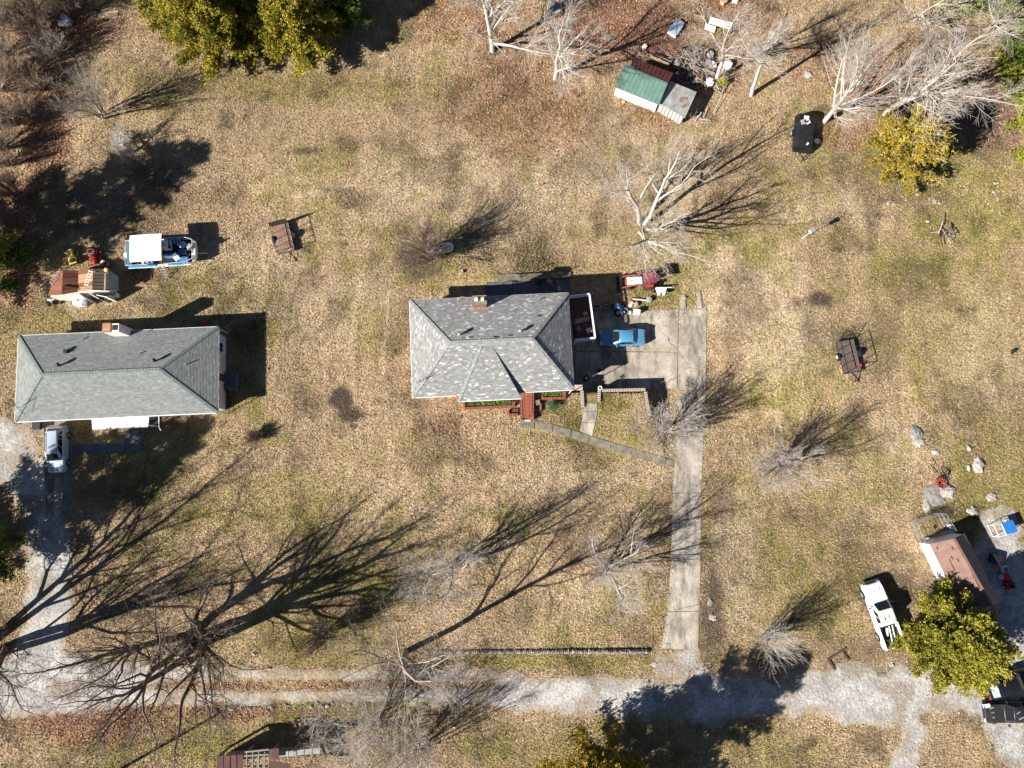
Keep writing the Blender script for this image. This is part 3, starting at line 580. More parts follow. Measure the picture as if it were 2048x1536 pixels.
# ---------------------------------------------------------------- roofs of shingle tabs
def lerp(a, b, t): return a + (b - a) * t
def shingles(parent, planes, palette, wts, seed, name='shingles'):
    """planes: list of 3D outlines (first edge = eave, from left to right seen from outside) -> tabs laid course on course"""
    rn = np.random.default_rng(seed); P, C = [], []; pal = np.array(palette)
    for poly in planes:
        poly = [Vector(p) for p in poly]; o = poly[0]; u = (poly[1] - o).normalized(); nrm = u.cross(poly[2] - o).normalized(); v = nrm.cross(u)
        uv = [((p - o).dot(u), (p - o).dot(v)) for p in poly]; vmax = max(q[1] for q in uv); vmin = min(q[1] for q in uv); ch = .13; k = 0; vv = vmin
        while vv < vmax - .02:
            vm = vv + ch / 2; xs = []
            for (a, b), (c, d) in zip(uv, uv[1:] + uv[:1]):
                if (b > vm) != (d > vm): xs.append(a + (c - a) * (vm - b) / (d - b))
            if len(xs) >= 2:
                lo, hi = min(xs), max(xs); x = lo - (k % 2) * .16 - rn.random() * .05
                while x < hi:
                    wd = .30 if rn.random() < .6 else rn.uniform(.16, .48); a, b = max(lo, x), min(hi, x + wd - .012)
                    if b - a > .02:
                        e = .018 + rn.random() * .008; c = pal[rn.choice(len(pal), p=wts)] * rn.uniform(.90, 1.10)
                        P += [o + u * a + v * vv + nrm * e, o + u * b + v * vv + nrm * e, o + u * b + v * (vv + ch + .02) + nrm * .006, o + u * a + v * (vv + ch + .02) + nrm * .006]
                        C += [c] * 4
                    x += wd
            vv += ch; k += 1
    L = ROOT[parent.name][0]; V = np.array([tuple(p - L) for p in P])
    o = obj_from(name, np_mesh(name, V, np.arange(len(V)).reshape(-1, 4), M['tabs'], np.array(C), False, 4), parent); o['kind'] = 'stuff'; return o
def strip(mb, a, b, wd, hgt, up=(0, 0, 1)):          # a bar along an edge
    a, b = Vector(a), Vector(b); d = (b - a).normalized(); up = Vector(up); s = d.cross(up).normalized() * wd / 2; t = up * hgt
    return mb.add([a - s, a + s, b + s, b - s, a - s + t, a + s + t, b + s + t, b - s + t], [(3, 2, 1, 0), (4, 5, 6, 7), (0, 1, 5, 4), (1, 2, 6, 5), (2, 3, 7, 6), (3, 0, 4, 7)])
def rect_from(P):                                    # a true rectangle from four photographed corners TL TR BR BL
    tl, tr, br, bl = P; c = (tl + tr + br + bl) / 4; u = ((tr - tl) + (br - bl)) / 2; lx = u.length; u = u.normalized(); v = Vector((-u.y, u.x, 0)); ly = ((tl - bl).dot(v) + (tr - br).dot(v)) / 2
    return c, u, v, lx / 2, ly / 2
def round_vent(parent, p, r, h, m='galv'):
    b = B().lathe([(r * .62, -.25), (r * .62, h * .55), (r, h * .6), (r, h * .8), (r * .75, h), (r * .2, h * 1.08)], p, 14); return b.build('roof_vent', m, parent, True, True)
def opening(parent, c, along, out, wd, hg, kind='window'):
    """a window or door set on a wall: frame, pane and sill, or leaf and knob"""
    c, along, out = Vector(c), Vector(along).normalized(), Vector(out).normalized(); rz = math.atan2(along.y, along.x)
    fr = B()
    for sx in (-1, 1): fr.box(c + along * sx * (wd / 2) + out * .03, (.07, .09, hg + .07), rz)
    for sz in (-1, 1): fr.box(c + Vector((0, 0, sz * hg / 2)) + out * .03, (wd, .085, .07), rz)
    f = fr.build(kind, 'white', parent, True)
    if kind == 'window':
        for sx in (-1, 1): B().box(c + along * sx * wd / 4 + out * .012, (wd / 2 - .06, .02, hg - .08), rz).build('pane', 'glass', f, True)
        B().box(c + Vector((0, 0, -hg / 2 - .06)) + out * .08, (wd + .2, .16, .05), rz).build('sill', 'white', f, True)
    else:
        B().box(c + out * .015, (wd - .07, .05, hg - .07), rz).build('door_leaf', 'dark_wood', f, True)
        B().lathe([(.01, 0), (.035, .02), (.03, .06), (.01, .07)], c + along * wd * .36 + out * .07, 8).build('knob', 'alu', f, True)
    return f

# ---------------------------------------------------------------- the main house
HE = 2.75; RZ = 4.75
tl, tr, br, bl = at(820, 600, HE), at(1137, 586, HE), at(1148, 779, HE), at(824, 796, HE)
c, u, v, hx, hy = rect_from([tl, tr, br, bl])
main = thing('brick_house', 'main brick house with grey shingled hip roof and red brick chimney', 'house', (c.x, c.y, 0))
def hp(a, b, z): return Vector((c.x, c.y, z)) + u * a + v * b
TL, TR, BR, BL = hp(-hx, hy, HE), hp(hx, hy, HE), hp(hx, -hy, HE), hp(-hx, -hy, HE)
RA, RB = hp(-hx + hy * .82, .02, RZ), hp(hx - hy * .80, .02, RZ)
wing_t = [hp(-.95, -.45, RZ - .18), hp(.1, -.45, RZ - .18)]
WZ = HE + .28; wl, wr = at(917, 803, WZ), at(1043, 797, WZ)
base = B(); t_ = .12
for P in ([TR, TL, RA, RB], [BL, BR, RB, RA], [TL, BL, RA], [BR, TR, RB]): base.slab(P, t_)
roof = base.build('roof', 'galv', main, True)
PAL2 = [(.225, .23, .225), (.265, .27, .265), (.305, .31, .30), (.40, .40, .39), (.22, .205, .185), (.56, .57, .56)]; W2 = [.24, .36, .24, .07, .04, .05]
shingles(roof, [[TR, TL, RA, RB], [BL, BR, RB, RA], [TL, BL, RA], [BR, TR, RB]], PAL2, W2, 1)
wg = B(); wg.poly([wl, wr, wing_t[1], wing_t[0]])
for a, b in ((wl, wing_t[0]), (wr, wing_t[1])):
    wg.poly([a, b, b - Vector((0, 0, .45)), a - Vector((0, 0, .55))])
wg.poly([wl, wr, wr - Vector((0, 0, .14)), wl - Vector((0, 0, .14))])
front = wg.build('front_roof', 'galv', main, True, label='shallow raised roof panel over the front rooms')
shingles(front, [[wl, wr, wing_t[1], wing_t[0]]], PAL2, W2, 2)
caps = [(TL, RA), (TR, RB), (BL, RA), (BR, RB), (RA, RB), (wl, wing_t[0])]
for a, b in caps:
    n_ = int((Vector(b) - Vector(a)).length / .3); mbk = B()
    for i in range(n_): strip(mbk, lerp(Vector(a), Vector(b), i / n_) + Vector((0, 0, .012)), lerp(Vector(a), Vector(b), (i + .96) / n_) + Vector((0, 0, .03)), .30, .02)
    mbk.build('ridge_cap', mat('ridge cap shingle', (.27, .28, .28), .9, var=.4, scale=4), roof, True)
for a, b, w_ in ((TL, TR, .1), (TR, BR, .1), (BR, BL, .1), (BL, TL, .1), (wl, wr, .1)):
    strip(B(), Vector(a) - Vector((0, 0, .15)), Vector(b) - Vector((0, 0, .15)), w_, .125).build('gutter', 'white', main, True)
WI = .45; w1 = [hp(-hx + WI, -hy + WI, 0), hp(hx - WI, -hy + WI, 0), hp(hx - WI, hy - WI, 0), hp(-hx + WI, hy - WI, 0)]
B().prism(w1, -2.2, HE - .12).build('wall', 'brick', main, True)
B().prism([hp(-3.6, -hy + WI + .3, 0), hp(2.2, -hy + WI + .3, 0), hp(2.2, -hy - .1, 0), hp(-3.6, -hy - .1, 0)][::-1], -.3, HE - .02).build('bay_wall', 'brick', main, True)
for x_ in (-6.2, -2.4, .6, 5.4): opening(main, hp(x_, -hy + (WI - .02 if abs(x_) > 3.5 else -.12), 1.5), u, -v, 1.3, 1.2)
opening(main, hp(3.15, -hy + WI - .02, 1.45), u, -v, .95, 2.05, 'door')
for x_ in (-5, -1, 3): opening(main, hp(x_, hy - WI + .02, 1.5), u, v, 1.2, 1.1)
opening(main, hp(hx - WI + .02, 1.2, 1.25), v, u, .95, 2.05, 'door')
gd = B().box(hp(hx - WI + .02, -1.9, -.45), (4.6, .06, 2.05), math.atan2(v.y, v.x)).build('garage_door', 'white', main, True)
for i in range(4): B().box(hp(hx - WI + .06, -1.9, -1.2 + i * .5), (4.5, .03, .46), math.atan2(v.y, v.x)).build('panel', 'white', gd, True)
# chimney, its cap and flues
cp = at(960, 612, 3.4); cz = 4.7
ch = B().box((cp.x, cp.y + .25, (cz + 2.4) / 2), (1.25, .75, cz - 2.4), math.atan2(u.y, u.x)).build('chimney', 'brick', main, True)
B().box((cp.x, cp.y + .25, cz + .04), (1.4, .9, .09), math.atan2(u.y, u.x)).build('chimney_cap', 'walkway', ch, True)
for s_ in (-.3, .3): B().box((cp.x + s_, cp.y + .27, cz + .2), (.3, .3, .26), 0).build('flue', 'white_wood', ch, True)
B().box((cp.x, cp.y - .17, 3.2), (1.5, .14, .06), math.atan2(u.y, u.x)).build('flashing', 'black', ch, True)
def roof_z(p):                                       # height of the main roof over a point
    d = p - Vector((c.x, c.y, 0)); a, b = d.dot(u), d.dot(v)
    return HE + (RZ - HE) * min((hy - abs(b)) / hy, (hx - abs(a)) / (hy * .81))
for px_, py_ in ((919, 669), (1041, 662)):
    p = at(px_, py_, 4.7); p.z = roof_z(p); round_vent(main, p, .17, .62)
for px_, py_, hh in ((1078, 599, .3), (935, 787, .25)):
    p = at(px_, py_, 3.2); p.z = max(roof_z(p), HE + .3); B().cyl(p - Vector((0, 0, .2)), p + Vector((0, 0, hh)), .05, n=8).build('plumbing_vent', 'galv', main, True)
p = at(925, 600, 3.1); p.z = roof_z(p)
B().tube([p + Vector((-.45, -.1, 0)), p + Vector((-.4, .1, .35)), p + Vector((-.1, .25, .5)), p + Vector((.45, .2, .45)), p + Vector((.9, .15, .3))], .035, 6).build('mast', 'galv', main, True)
p = at(840, 764, 3.3); p.z = roof_z(p)
ant = B().cyl(p, p + Vector((0, 0, 1.1)), .025, n=6).cyl(p + Vector((-.25, -.2, .9)), p + Vector((.9, .45, 1.1)), .02, n=6)
for i in range(4): ant.cyl(p + Vector((-.1 + .3 * i, -.4 + .2 * i, .95)), p + Vector((-.3 + .3 * i, .1 + .2 * i, .95)), .012, n=5)
ant.build('antenna', 'black', main, True)
for px_, py_ in ((942, 676), (991, 675), (994, 676), (1021, 672), (1080, 629), (1096, 709)):
    p = at(px_, py_, 4.3); p.z = roof_z(p) + .03; B().box(p, (.42, .12, .03), math.atan2(u.y, u.x)).build('missing_tab', 'black', main, True)
p = hp(hx - .2, -hy - .02, 0)
B().cyl((p.x - .1, p.y - .02, -.02), (p.x - .1, p.y - .02, HE - .05), .045, n=6).build('downspout', 'white', main, True)
B().box(hp(-hx - .0, -.75, .42), (.85, .85, .84)).build('air_conditioner', 'galv', main, True, bevel=.03)
q = hp(-hx - .0, -.75, .85); B().lathe([(.3, 0), (.3, .02), (.2, .02), (.2, .0)], q, 16).build('fan_grille', 'black', main, True)

# the deck over the garage side
DZ = .35; dk = [at(1143, 591, DZ + 1.0), at(1182, 588, DZ + 1.0), at(1187, 675, DZ + 1.0), at(1146, 681, DZ + 1.0)]
dc, du, dv, dx, dy = rect_from(dk); deck = thing('deck', 'raised wooden deck with white railing on the end of the main house', 'deck', (dc.x, dc.y, gz(dc.x, dc.y)))
def dp(a, b, z): return Vector((dc.x, dc.y, z)) + du * a + dv * b
n_ = 14
for i in range(n_):
    yy = -dy + (i + .5) * 2 * dy / n_; B().box(dp(0, yy, DZ - .02), (2 * dx, 2 * dy / n_ - .025, .04), math.atan2(du.y, du.x)).build('board', 'dark_wood', deck, True)
for a, b in ((-1, 0), (1, 0), (0, 1), (0, -1)):
    if a == -1: continue
    A = dp(dx if a else -dx, dy if a else b * dy, 0); E = dp(dx, -dy if a else b * dy, 0)
    strip(B(), A + Vector((0, 0, DZ + .95)), E + Vector((0, 0, DZ + .95)), .17, .06).build('top_rail', 'rail_white', deck, True)
    strip(B(), A + Vector((0, 0, DZ + .12)), E + Vector((0, 0, DZ + .12)), .06, .06).build('bottom_rail', 'rail_white', deck, True)
    L_ = (E - A).length; k_ = int(L_ / .16)
    for i in range(1, k_): B().box(A.lerp(E, i / k_) + Vector((0, 0, DZ + .56)), (.045, .045, .78)).build('baluster', 'rail_white', deck, True)
    strip(B(), A + Vector((0, 0, DZ - .26)), E + Vector((0, 0, DZ - .26)), .06, .2).build('rim_joist', 'rail_white', deck, True)
for a, b in ((1, 1), (1, -1), (1, 0), (-.9, 1), (-.9, -1)):
    B().box(dp(a * dx, b * dy, (DZ + .9 - DIP) / 2 - .04), (.12, .12, DZ + .98 + DIP)).build('post', 'rail_white', deck, True)
for i, (a, b, r_) in enumerate(((.1, -.1, .12), (.0, -.35, .16))):
    o = B().box(dp(a, b + .1, DZ + .03 + .05 * i), (1.5, .24, .045), r_ + .1).build('plank', 'lumber', None); tag(o, ('pale plank lying on the deck, the upper of two', 'pale plank lying on the deck, the lower of two')[i], 'plank')
o = B().box(dp(.45, .5, DZ + .12), (.4, .32, .24), .5).build('cardboard_box', 'lumber', None, bevel=.01); tag(o, 'small pale box standing on the deck', 'box')
def chair(loc, rz, label, m, name='garden_chair'):
    t = thing(name, label, 'chair', loc, rz)
    B().box((0, 0, .42), (.46, .46, .04)).build('seat', m, t); B().box((-.22, 0, .68), (.04, .46, .5), 0, -.15).build('backrest', m, t)
    for a in (-1, 1):
        for b in (-1, 1): B().box((.2 * a, .2 * b, .2), (.04, .04, .4)).build('leg', m, t)
        B().box((0, .23 * a, .62), (.44, .05, .035)).build('armrest', m, t)
    return t
chair(tuple(dp(.55, -1.35, DZ)), 2.0, 'pale garden chair standing on the deck', 'siding'); chair(tuple(dp(-.45, -1.1, DZ)), .8, 'dark folded-back chair on the deck beside the roof edge', 'grey_wood', 'deck_chair')

# ---------------------------------------------------------------- concrete: pad, driveway, walks
drive = thing('driveway', 'long worn concrete driveway with a parking pad below the main house', 'driveway', (*gnd(1380, 900).xy, 0), kind='structure')
del drive['category']
def slab_px(P, parent, name, m, rows=1, up=.05, th=.14, jit=0.):
    """a cast slab following the ground: P = TL TR BR BL in photo pixels"""
    mb = B(); L, Rr = [], []
    for i in range(rows + 1):
        t = i / rows; a = (lerp(P[0][0], P[3][0], t), lerp(P[0][1], P[3][1], t)); b = (lerp(P[1][0], P[2][0], t), lerp(P[1][1], P[2][1], t))
        ga, gb = gnd(*a), gnd(*b); zc = min(ga.z, gb.z) if rows > 1 else None
        L.append(ga + Vector((0, 0, up))); Rr.append(gb + Vector((0, 0, up)))
    for i in range(rows):
        q = [L[i + 1], Rr[i + 1], Rr[i], L[i]]; n0 = len(mb.v); mb.slab(q, th)
    return mb.build(name, m, parent, True)
for P, rw in (([(1149, 622), (1357, 620), (1355, 702), (1150, 702)], 1), ([(1150, 704.5), (1355, 704.5), (1353.5, 777), (1152, 777)], 1), ([(1359.5, 619), (1413, 619), (1411, 779), (1356, 779)], 1),
              ([(1356, 782), (1411, 781), (1407, 862), (1353, 862)], 8), ([(1353, 863.5), (1407, 863.5), (1402, 985), (1346, 985)], 8), ([(1346, 986.5), (1402, 986.5), (1401, 1108), (1342, 1108)], 1),
              ([(1342, 1109.5), (1401, 1109.5), (1399, 1222), (1336, 1222)], 1), ([(1336, 1223.5), (1399, 1223.5), (1396, 1300), (1322, 1296)], 1)):
    slab_px(P, drive, 'slab', 'concrete', rw)
for P in ([(1359, 590), (1369, 590), (1372, 617), (1362, 617)], [(1393, 582), (1400, 582), (1404, 617), (1395, 617)]): slab_px(P, drive, 'edging', 'concrete', 1, .1)
walk = thing('slab_walk', 'row of mossy concrete slabs leading from the brick stoop to the driveway', 'path', (*gnd(1200, 885).xy, 0), kind='structure'); del walk['category']
pts = [(1041, 842, 1041, 857), (1068, 842, 1068, 857), (1071, 841, 1071, 855), (1106, 849, 1104, 864), (1108, 850, 1106, 866), (1142, 859, 1140, 875), (1144, 860, 1141, 876), (1178, 871, 1175, 886), (1181, 872, 1177, 887), (1222, 884, 1219, 899), (1224, 885, 1220, 900), (1265, 897, 1261, 912), (1267, 898, 1263, 913), (1307, 908, 1303, 925), (1310, 909, 1306, 926), (1332, 916, 1330, 932), (1334, 917, 1332, 932), (1348, 921, 1348, 936)]
for a, b in zip(pts[::2], pts[1::2]): slab_px([(a[0], a[1]), (b[0], b[1]), (b[2], b[3]), (a[2], a[3])], walk, 'slab', 'walkway', 1, .05 + .02 * random.random())
o = slab_px([(1049, 838), (1062, 838), (1061, 843), (1050, 843)], None, 'doormat', 'siding', 1, .1, .03); tag(o, 'small pale doormat at the foot of the brick stoop', 'doormat')
path = thing('concrete_path', 'short concrete path from the garden steps to the slab walk', 'path', (*gnd(1178, 840).xy, 0), kind='structure'); del path['category']
for P in ([(1170, 807), (1194, 807), (1195, 823), (1167, 823)], [(1167, 824), (1195, 824), (1190, 845), (1163, 845)], [(1163, 846), (1190, 846), (1184, 872), (1160, 863)]): slab_px(P, path, 'slab', 'concrete', 1)
steps = thing('garden_steps', 'brick garden steps going down to the parking pad', 'steps', (*gnd(1180, 795).xy, -DIP))
for i in range(6):
    a, b = lerp(806, 784, i / 6), lerp(806, 784, (i + 1) / 6) - .5; z = -.02 - i * .25
    P = [at(1170, b, z), at(1194, b, z), at(1194, a + .8, z), at(1170, a + .8, z)]; B().slab(P[::-1], .26 + (1.3 - .25 * i) * .0 + .3).build('step', 'brick_pale' if i % 2 else 'walkway', steps, True)
def brick_wall(label, path_px, top, name='retaining_wall', m='brick_pale', bw=.115, dp_=.30, low=None, skip=()):
    """a wall of bricks on edge: a mortar core topped by a row of bricks across it"""
    P = [at(x_, y_, top) for x_, y_ in path_px]; o = thing(name, label, 'wall', (P[0].x, P[0].y, min(0, gz(P[0].x, P[0].y))))
    for A, E in zip(P[:-1], P[1:]):
        d = (E - A); L_ = d.length; rz = math.atan2(d.y, d.x); n_ = max(1, int(L_ / (bw + .05)))
        mid = (A + E) / 2; bot = low if low is not None else -.25
        B().box((mid.x, mid.y, (top - .12 + bot) / 2), (L_, dp_ - .05, top - .12 - bot), rz).build('core', 'mortar' if low is not None else 'brick', o, True)
        for i in range(n_):
            q = A.lerp(E, (i + .5) / n_); mm = m if not isinstance(m, (list, tuple)) else m[i % len(m)]
            B().box((q.x, q.y, top - .065 + random.uniform(-.01, .01)), (bw, dp_, .125), rz + random.uniform(-.03, .03)).build('brick', mm, o, True)
    return o
brick_wall('pale brick wall holding the lawn above the parking pad', [(1204, 781), (1291, 779)], .22, low=-1.8)
brick_wall('pale brick wall stepping down beside the driveway', [(1291, 783), (1294, 804), (1300, 832)], .18, low=-1.6)
brick_wall('pale brick cheek wall on the house side of the garden steps', [(1164, 781), (1166, 815)], .25, low=-1.6)
brick_wall('pale brick cheek wall on the lawn side of the garden steps', [(1199, 778), (1198, 804)], .25, low=-1.6)
o = B().box(at(1157, 775, .1) - Vector((0, 0, .6)), (.8, .5, 1.5)).build('pier', 'brick_pale', None); tag(o, 'squat brick pier at the corner of the main house by the steps', 'pier')
RB_ = ('brick', mat('burnt red brick', (.30, .09, .055), .85, var=.3, scale=5), 'brick')
def planter(label, path_px, soilp, top=.42):
    o = brick_wall(label, path_px, top, 'brick_planter', RB_, .10, .26); o['category'] = 'planter'
    B().prism([at(x_, y_, .2).xy for x_, y_ in soilp][::-1], .0, .2).build('soil', 'soil', o, True); return o
planter('long red brick planter under the front windows', [(928, 803), (928, 817), (1027, 812), (1028, 803)], [(931, 800), (1026, 797), (1026, 810), (931, 814)])
planter('small red brick planter between the long planter and the stoop', [(1016, 821), (1017, 830), (1036, 829)], [(1019, 818), (1036, 817), (1036, 827), (1019, 828)])
planter('red brick planter beside the garage end of the house front', [(1083, 797), (1129, 796), (1129, 783)], [(1083, 785), (1126, 783), (1126, 794), (1083, 795)], .45)
for i, (cx_, cy_, wx_, wy_, n_) in enumerate(((975, 806, 44, 5, 420), (1104, 789, 20, 5, 260), (1012, 806, 10, 6, 60))):
    V, C = [], []
    for k in range(n_):
        p = at(cx_ + random.uniform(-wx_, wx_), cy_ + random.uniform(-wy_, wy_), .22); a = random.uniform(0, 6.28); d = Vector((math.cos(a) * .14, math.sin(a) * .14, random.uniform(.08, .2))); s_ = Vector((-d.y, d.x, 0)) * .4
        V += [p - s_, p + s_, p + d]; C += [np.array((.10, .17, .03)) * random.uniform(.6, 1.5)] * 3
    o = obj_from('planter_grass', np_mesh('planter_grass', np.array([tuple(q) for q in V]), np.arange(len(V)).reshape(-1, 3), M['blades'], np.array(C))); tag(o, ('green weeds growing in the long front planter', 'green weeds growing in the garage-end planter', 'sparse weeds in the corner of the long planter')[i], 'weeds', None, 'stuff')
# the stoop with its iron railing
sp = [at(1039, 783, .62), at(1068, 783, .62), at(1068, 839, .62), at(1041, 839, .62)]
stoop = thing('brick_stoop', 'red brick stoop with iron railing before the front door', 'stoop', ((sp[0].x + sp[2].x) / 2, (sp[0].y + sp[2].y) / 2, 0))
B().prism([p.xy for p in sp][::-1], -.1, .58).build('base', 'mortar', stoop, True)
for i in range(22):
    for j in range(3):
        a = [lerp(j / 3 + .01, (j + 1) / 3 - .01, k) for k in (0, 1)]; y0, y1 = i / 22, (i + .9) / 22
        q = [sp[0].lerp(sp[1], a[0]).lerp(sp[3].lerp(sp[2], a[0]), y0), sp[0].lerp(sp[1], a[1]).lerp(sp[3].lerp(sp[2], a[1]), y0), sp[0].lerp(sp[1], a[1]).lerp(sp[3].lerp(sp[2], a[1]), y1), sp[0].lerp(sp[1], a[0]).lerp(sp[3].lerp(sp[2], a[0]), y1)]
        B().slab(q[::-1], .05).build('brick', RB_[(i * 2 + j) % 3], stoop, True)
for A, E in ((sp[0].lerp(sp[3], .3), sp[3]), (sp[3], sp[3].lerp(sp[2], .3))):
    for hz in (.15, .85): B().cyl(A + Vector((.05, 0, hz)), E + Vector((.05, 0, hz)), .022, n=6).build('rail', 'black', stoop, True)
    k_ = max(2, int((E - A).length / .22))
    for i in range(k_ + 1): p = A.lerp(E, i / k_) + Vector((.05, 0, 0)); B().cyl(p, p + Vector((0, 0, .86)), .014, n=5).build('railing_bar', 'black', stoop, True)
brick_wall('low red brick wall closing the sunken area beside the stoop', [(1082, 798), (1081, 823)], .3, 'brick_wall', RB_, .10, .22)
# patio behind the house, in the shade
pat = thing('patio', 'dark concrete patio behind the main house with a weathered edge beam', 'patio', (*gnd(1060, 572).xy, 0), kind='structure'); del pat['category']
for P in ([(972, 566), (1024, 564), (1024, 596), (972, 598)], [(1025, 564), (1082, 562), (1082, 593), (1025, 595)], [(1083, 562), (1142, 560), (1142, 590), (1083, 592)]): slab_px(P, pat, 'slab', 'dark_concrete', 1, .12, .5)
slab_px([(994, 550), (1042, 549), (1042, 560), (994, 562)], pat, 'edge_beam', 'walkway', 1, .22, .5); slab_px([(1043, 549), (1142, 546), (1142, 556), (1043, 560)], pat, 'edge_beam', 'walkway', 1, .22, .5)
slab_px([(928, 576), (936, 576), (936, 594), (928, 594)], pat, 'ramp_board', 'grey_wood', 1, .1, .05)
def pot(px_, py_, r, h, m, label, name='flower_pot', cat='pot', up=0.12, rim=None):
    g = gnd(px_, py_); g.z += up; t = thing(name, label, cat, g)
    B().lathe([(r * .7, 0), (r, h), (r * .82, h), (r * .75, h * .85)], (0, 0, 0), 14).build('body', m, t, smooth=True)
    B().torus((0, 0, h), r, r * .08, 14, 6).build('rim', rim or m, t, smooth=True); return t
pot(1115, 565, .2, .34, 'orange', 'orange plant pot on the back patio')
chair((*gnd(1098, 566).xy, gnd(1098, 566).z + .12), 1.1, 'pale wooden chair on the back patio', 'lumber', 'patio_chair')
chair((*gnd(1078, 568).xy, gnd(1078, 568).z + .12), 2.6, 'dark metal chair on the back patio', 'black', 'patio_chair')
g = gnd(1117, 580); o = B().box((g.x, g.y, g.z + .35), (.3, .55, .46)).box((g.x, g.y, g.z + .6), (.34, .6, .04)).build('tool_chest', 'galv', None); tag(o, 'narrow grey chest standing against the house on the patio', 'chest')
for i, (px_, py_) in enumerate(((1040, 556), (1118, 553))):
    g = gnd(px_, py_); t = thing('clothes_post', ('dark iron cross post at the middle of the patio edge', 'dark iron cross post at the garage end of the patio edge')[i], 'post', (g.x, g.y, g.z + .2))
    B().cyl((0, 0, 0), (0, 0, 1.3), .035, n=8).build('upright', 'black', t); B().box((0, 0, 1.2), (.6, .05, .05)).build('crossbar', 'black', t)
g = gnd(923, 545); t = thing('bucket', 'small white bucket on the grass behind the house', 'bucket', g); B().lathe([(.12, 0), (.16, .34), (.14, .34), (.11, .03)], (0, 0, 0), 12).build('body', 'white', t); B().torus((0, 0, .33), .16, .012, 12, 5).build('rim', 'galv', t)

# ---------------------------------------------------------------- the long house
HE1, RZ1 = 2.65, 4.35
P4 = [at(40, 673, HE1), at(434, 653, HE1), at(438, 826, HE1), at(27, 843, HE1)]
c, u, v, hx, hy = rect_from(P4)
long_h = thing('ranch_house', 'long ranch house with smooth grey-green hip roof and white gutters', 'house', (c.x, c.y, 0))
TL, TR, BR, BL = hp(-hx, hy, HE1), hp(hx, hy, HE1), hp(hx, -hy, HE1), hp(-hx, -hy, HE1); RA, RB = hp(-hx + hy * .84, 0, RZ1), hp(hx - hy * 1.15, 0, RZ1)
base = B()
for P in ([TR, TL, RA, RB], [BL, BR, RB, RA], [TL, BL, RA], [BR, TR, RB]): base.slab(P, .12)
roof = base.build('roof', 'galv', long_h, True)
PAL1 = [(.205, .225, .215), (.225, .245, .235), (.245, .262, .252), (.185, .20, .195), (.27, .285, .275)]
shingles(roof, [[TR, TL, RA, RB], [BL, BR, RB, RA], [TL, BL, RA], [BR, TR, RB]], PAL1, [.28, .3, .2, .14, .08], 5)
for a, b in ((TL, RA), (TR, RB), (BL, RA), (BR, RB), (RA, RB)):
    n_ = int((b - a).length / .3); mbk = B()
    for i in range(n_): strip(mbk, a.lerp(b, i / n_) + Vector((0, 0, .012)), a.lerp(b, (i + .96) / n_) + Vector((0, 0, .03)), .28, .02)
    mbk.build('ridge_cap', mat('grey green ridge cap', (.17, .20, .195), .9, var=.3, scale=4), roof, True)
for a, b in ((TL, TR), (TR, BR), (BR, BL), (BL, TL)): strip(B(), a - Vector((0, 0, .14)), b - Vector((0, 0, .14)), .14, .125).build('gutter', 'white', long_h, True)
WI = .5
B().prism([hp(-hx + WI, -hy + WI, 0), hp(hx - WI + .25, -hy + WI, 0), hp(hx - WI + .25, hy - WI, 0), hp(-hx + WI, hy - WI, 0)], -.3, HE1 - .1).build('wall', 'siding', long_h, True)
for x_ in (-6.5, -.5, 3.6, 6.8): opening(long_h, hp(x_, -hy + WI - .02, 1.5), u, -v, 1.2, 1.1)
opening(long_h, hp(1.4, -hy + WI - .02, 1.2), u, -v, .95, 2.05, 'door')
for x_ in (-6, -2, 5): opening(long_h, hp(x_, hy - WI + .02, 1.5), u, v, 1.2, 1.1)
opening(long_h, hp(hx - WI + .27, -.6, 1.2), v, u, .9, 2.0, 'door'); opening(long_h, hp(hx - WI + .27, 2.4, 1.5), v, u, 1., 1.)
def rz1(p):
    d = p - Vector((c.x, c.y, 0)); a, b = d.dot(u), d.dot(v); return HE1 + (RZ1 - HE1) * min((hy - abs(b)) / hy, (hx - abs(a)) / (hy * .84 if a < 0 else hy * 1.15))
cp = at(240, 668, 3.2); cz = 4.9
ch = B().box((cp.x, cp.y + .25, (cz + 2.2) / 2), (1.55, .8, cz - 2.2), math.atan2(u.y, u.x)).build('chimney', 'white_wood', long_h, True)
B().box((cp.x - .35, cp.y + .25, cz + .04), (.75, .9, .07), math.atan2(u.y, u.x)).build('chimney_cap', 'rust_light', ch, True); B().box((cp.x + .42, cp.y + .28, cz + .01), (.5, .5, .05), 0).build('flue', 'black', ch, True)
for px_, py_, r_, h_ in ((119, 730, .17, .62), (310, 721, .17, .62)):
    p = at(px_, py_, 4.2); p.z = rz1(p); round_vent(long_h, p, r_, h_, 'black')
for px_, py_, h_ in ((158, 676, .25), (280, 708, .3), (373, 729, .35), (287, 659, .2)):
    p = at(px_, py_, 3.6); p.z = rz1(p); B().cyl(p - Vector((0, 0, .2)), p + Vector((0, 0, h_)), .055, n=8).build('plumbing_vent', 'alu', long_h, True)
p = at(133, 703, 3.5); p.z = rz1(p); B().box(p + Vector((0, 0, .15)), (.35, .35, .34)).build('box_vent', 'black', long_h, True)
p = at(42, 815, 3.1); p.z = rz1(p)
ant = B().cyl(p, p + Vector((0, 0, 1.5)), .025, n=6).cyl(p + Vector((-.5, -.25, 1.4)), p + Vector((.5, .25, 1.4)), .02, n=6).cyl(p + Vector((.3, .15, 1.4)), p + Vector((.6, -.7, .3)), .02, n=6)
for i in range(5): ant.cyl(p + Vector((-.4 + .2 * i, -.35 + .1 * i, 1.4)), p + Vector((-.5 + .2 * i, .0 + .1 * i, 1.4)), .012, n=5)
ant.build('antenna', 'black', long_h, True)
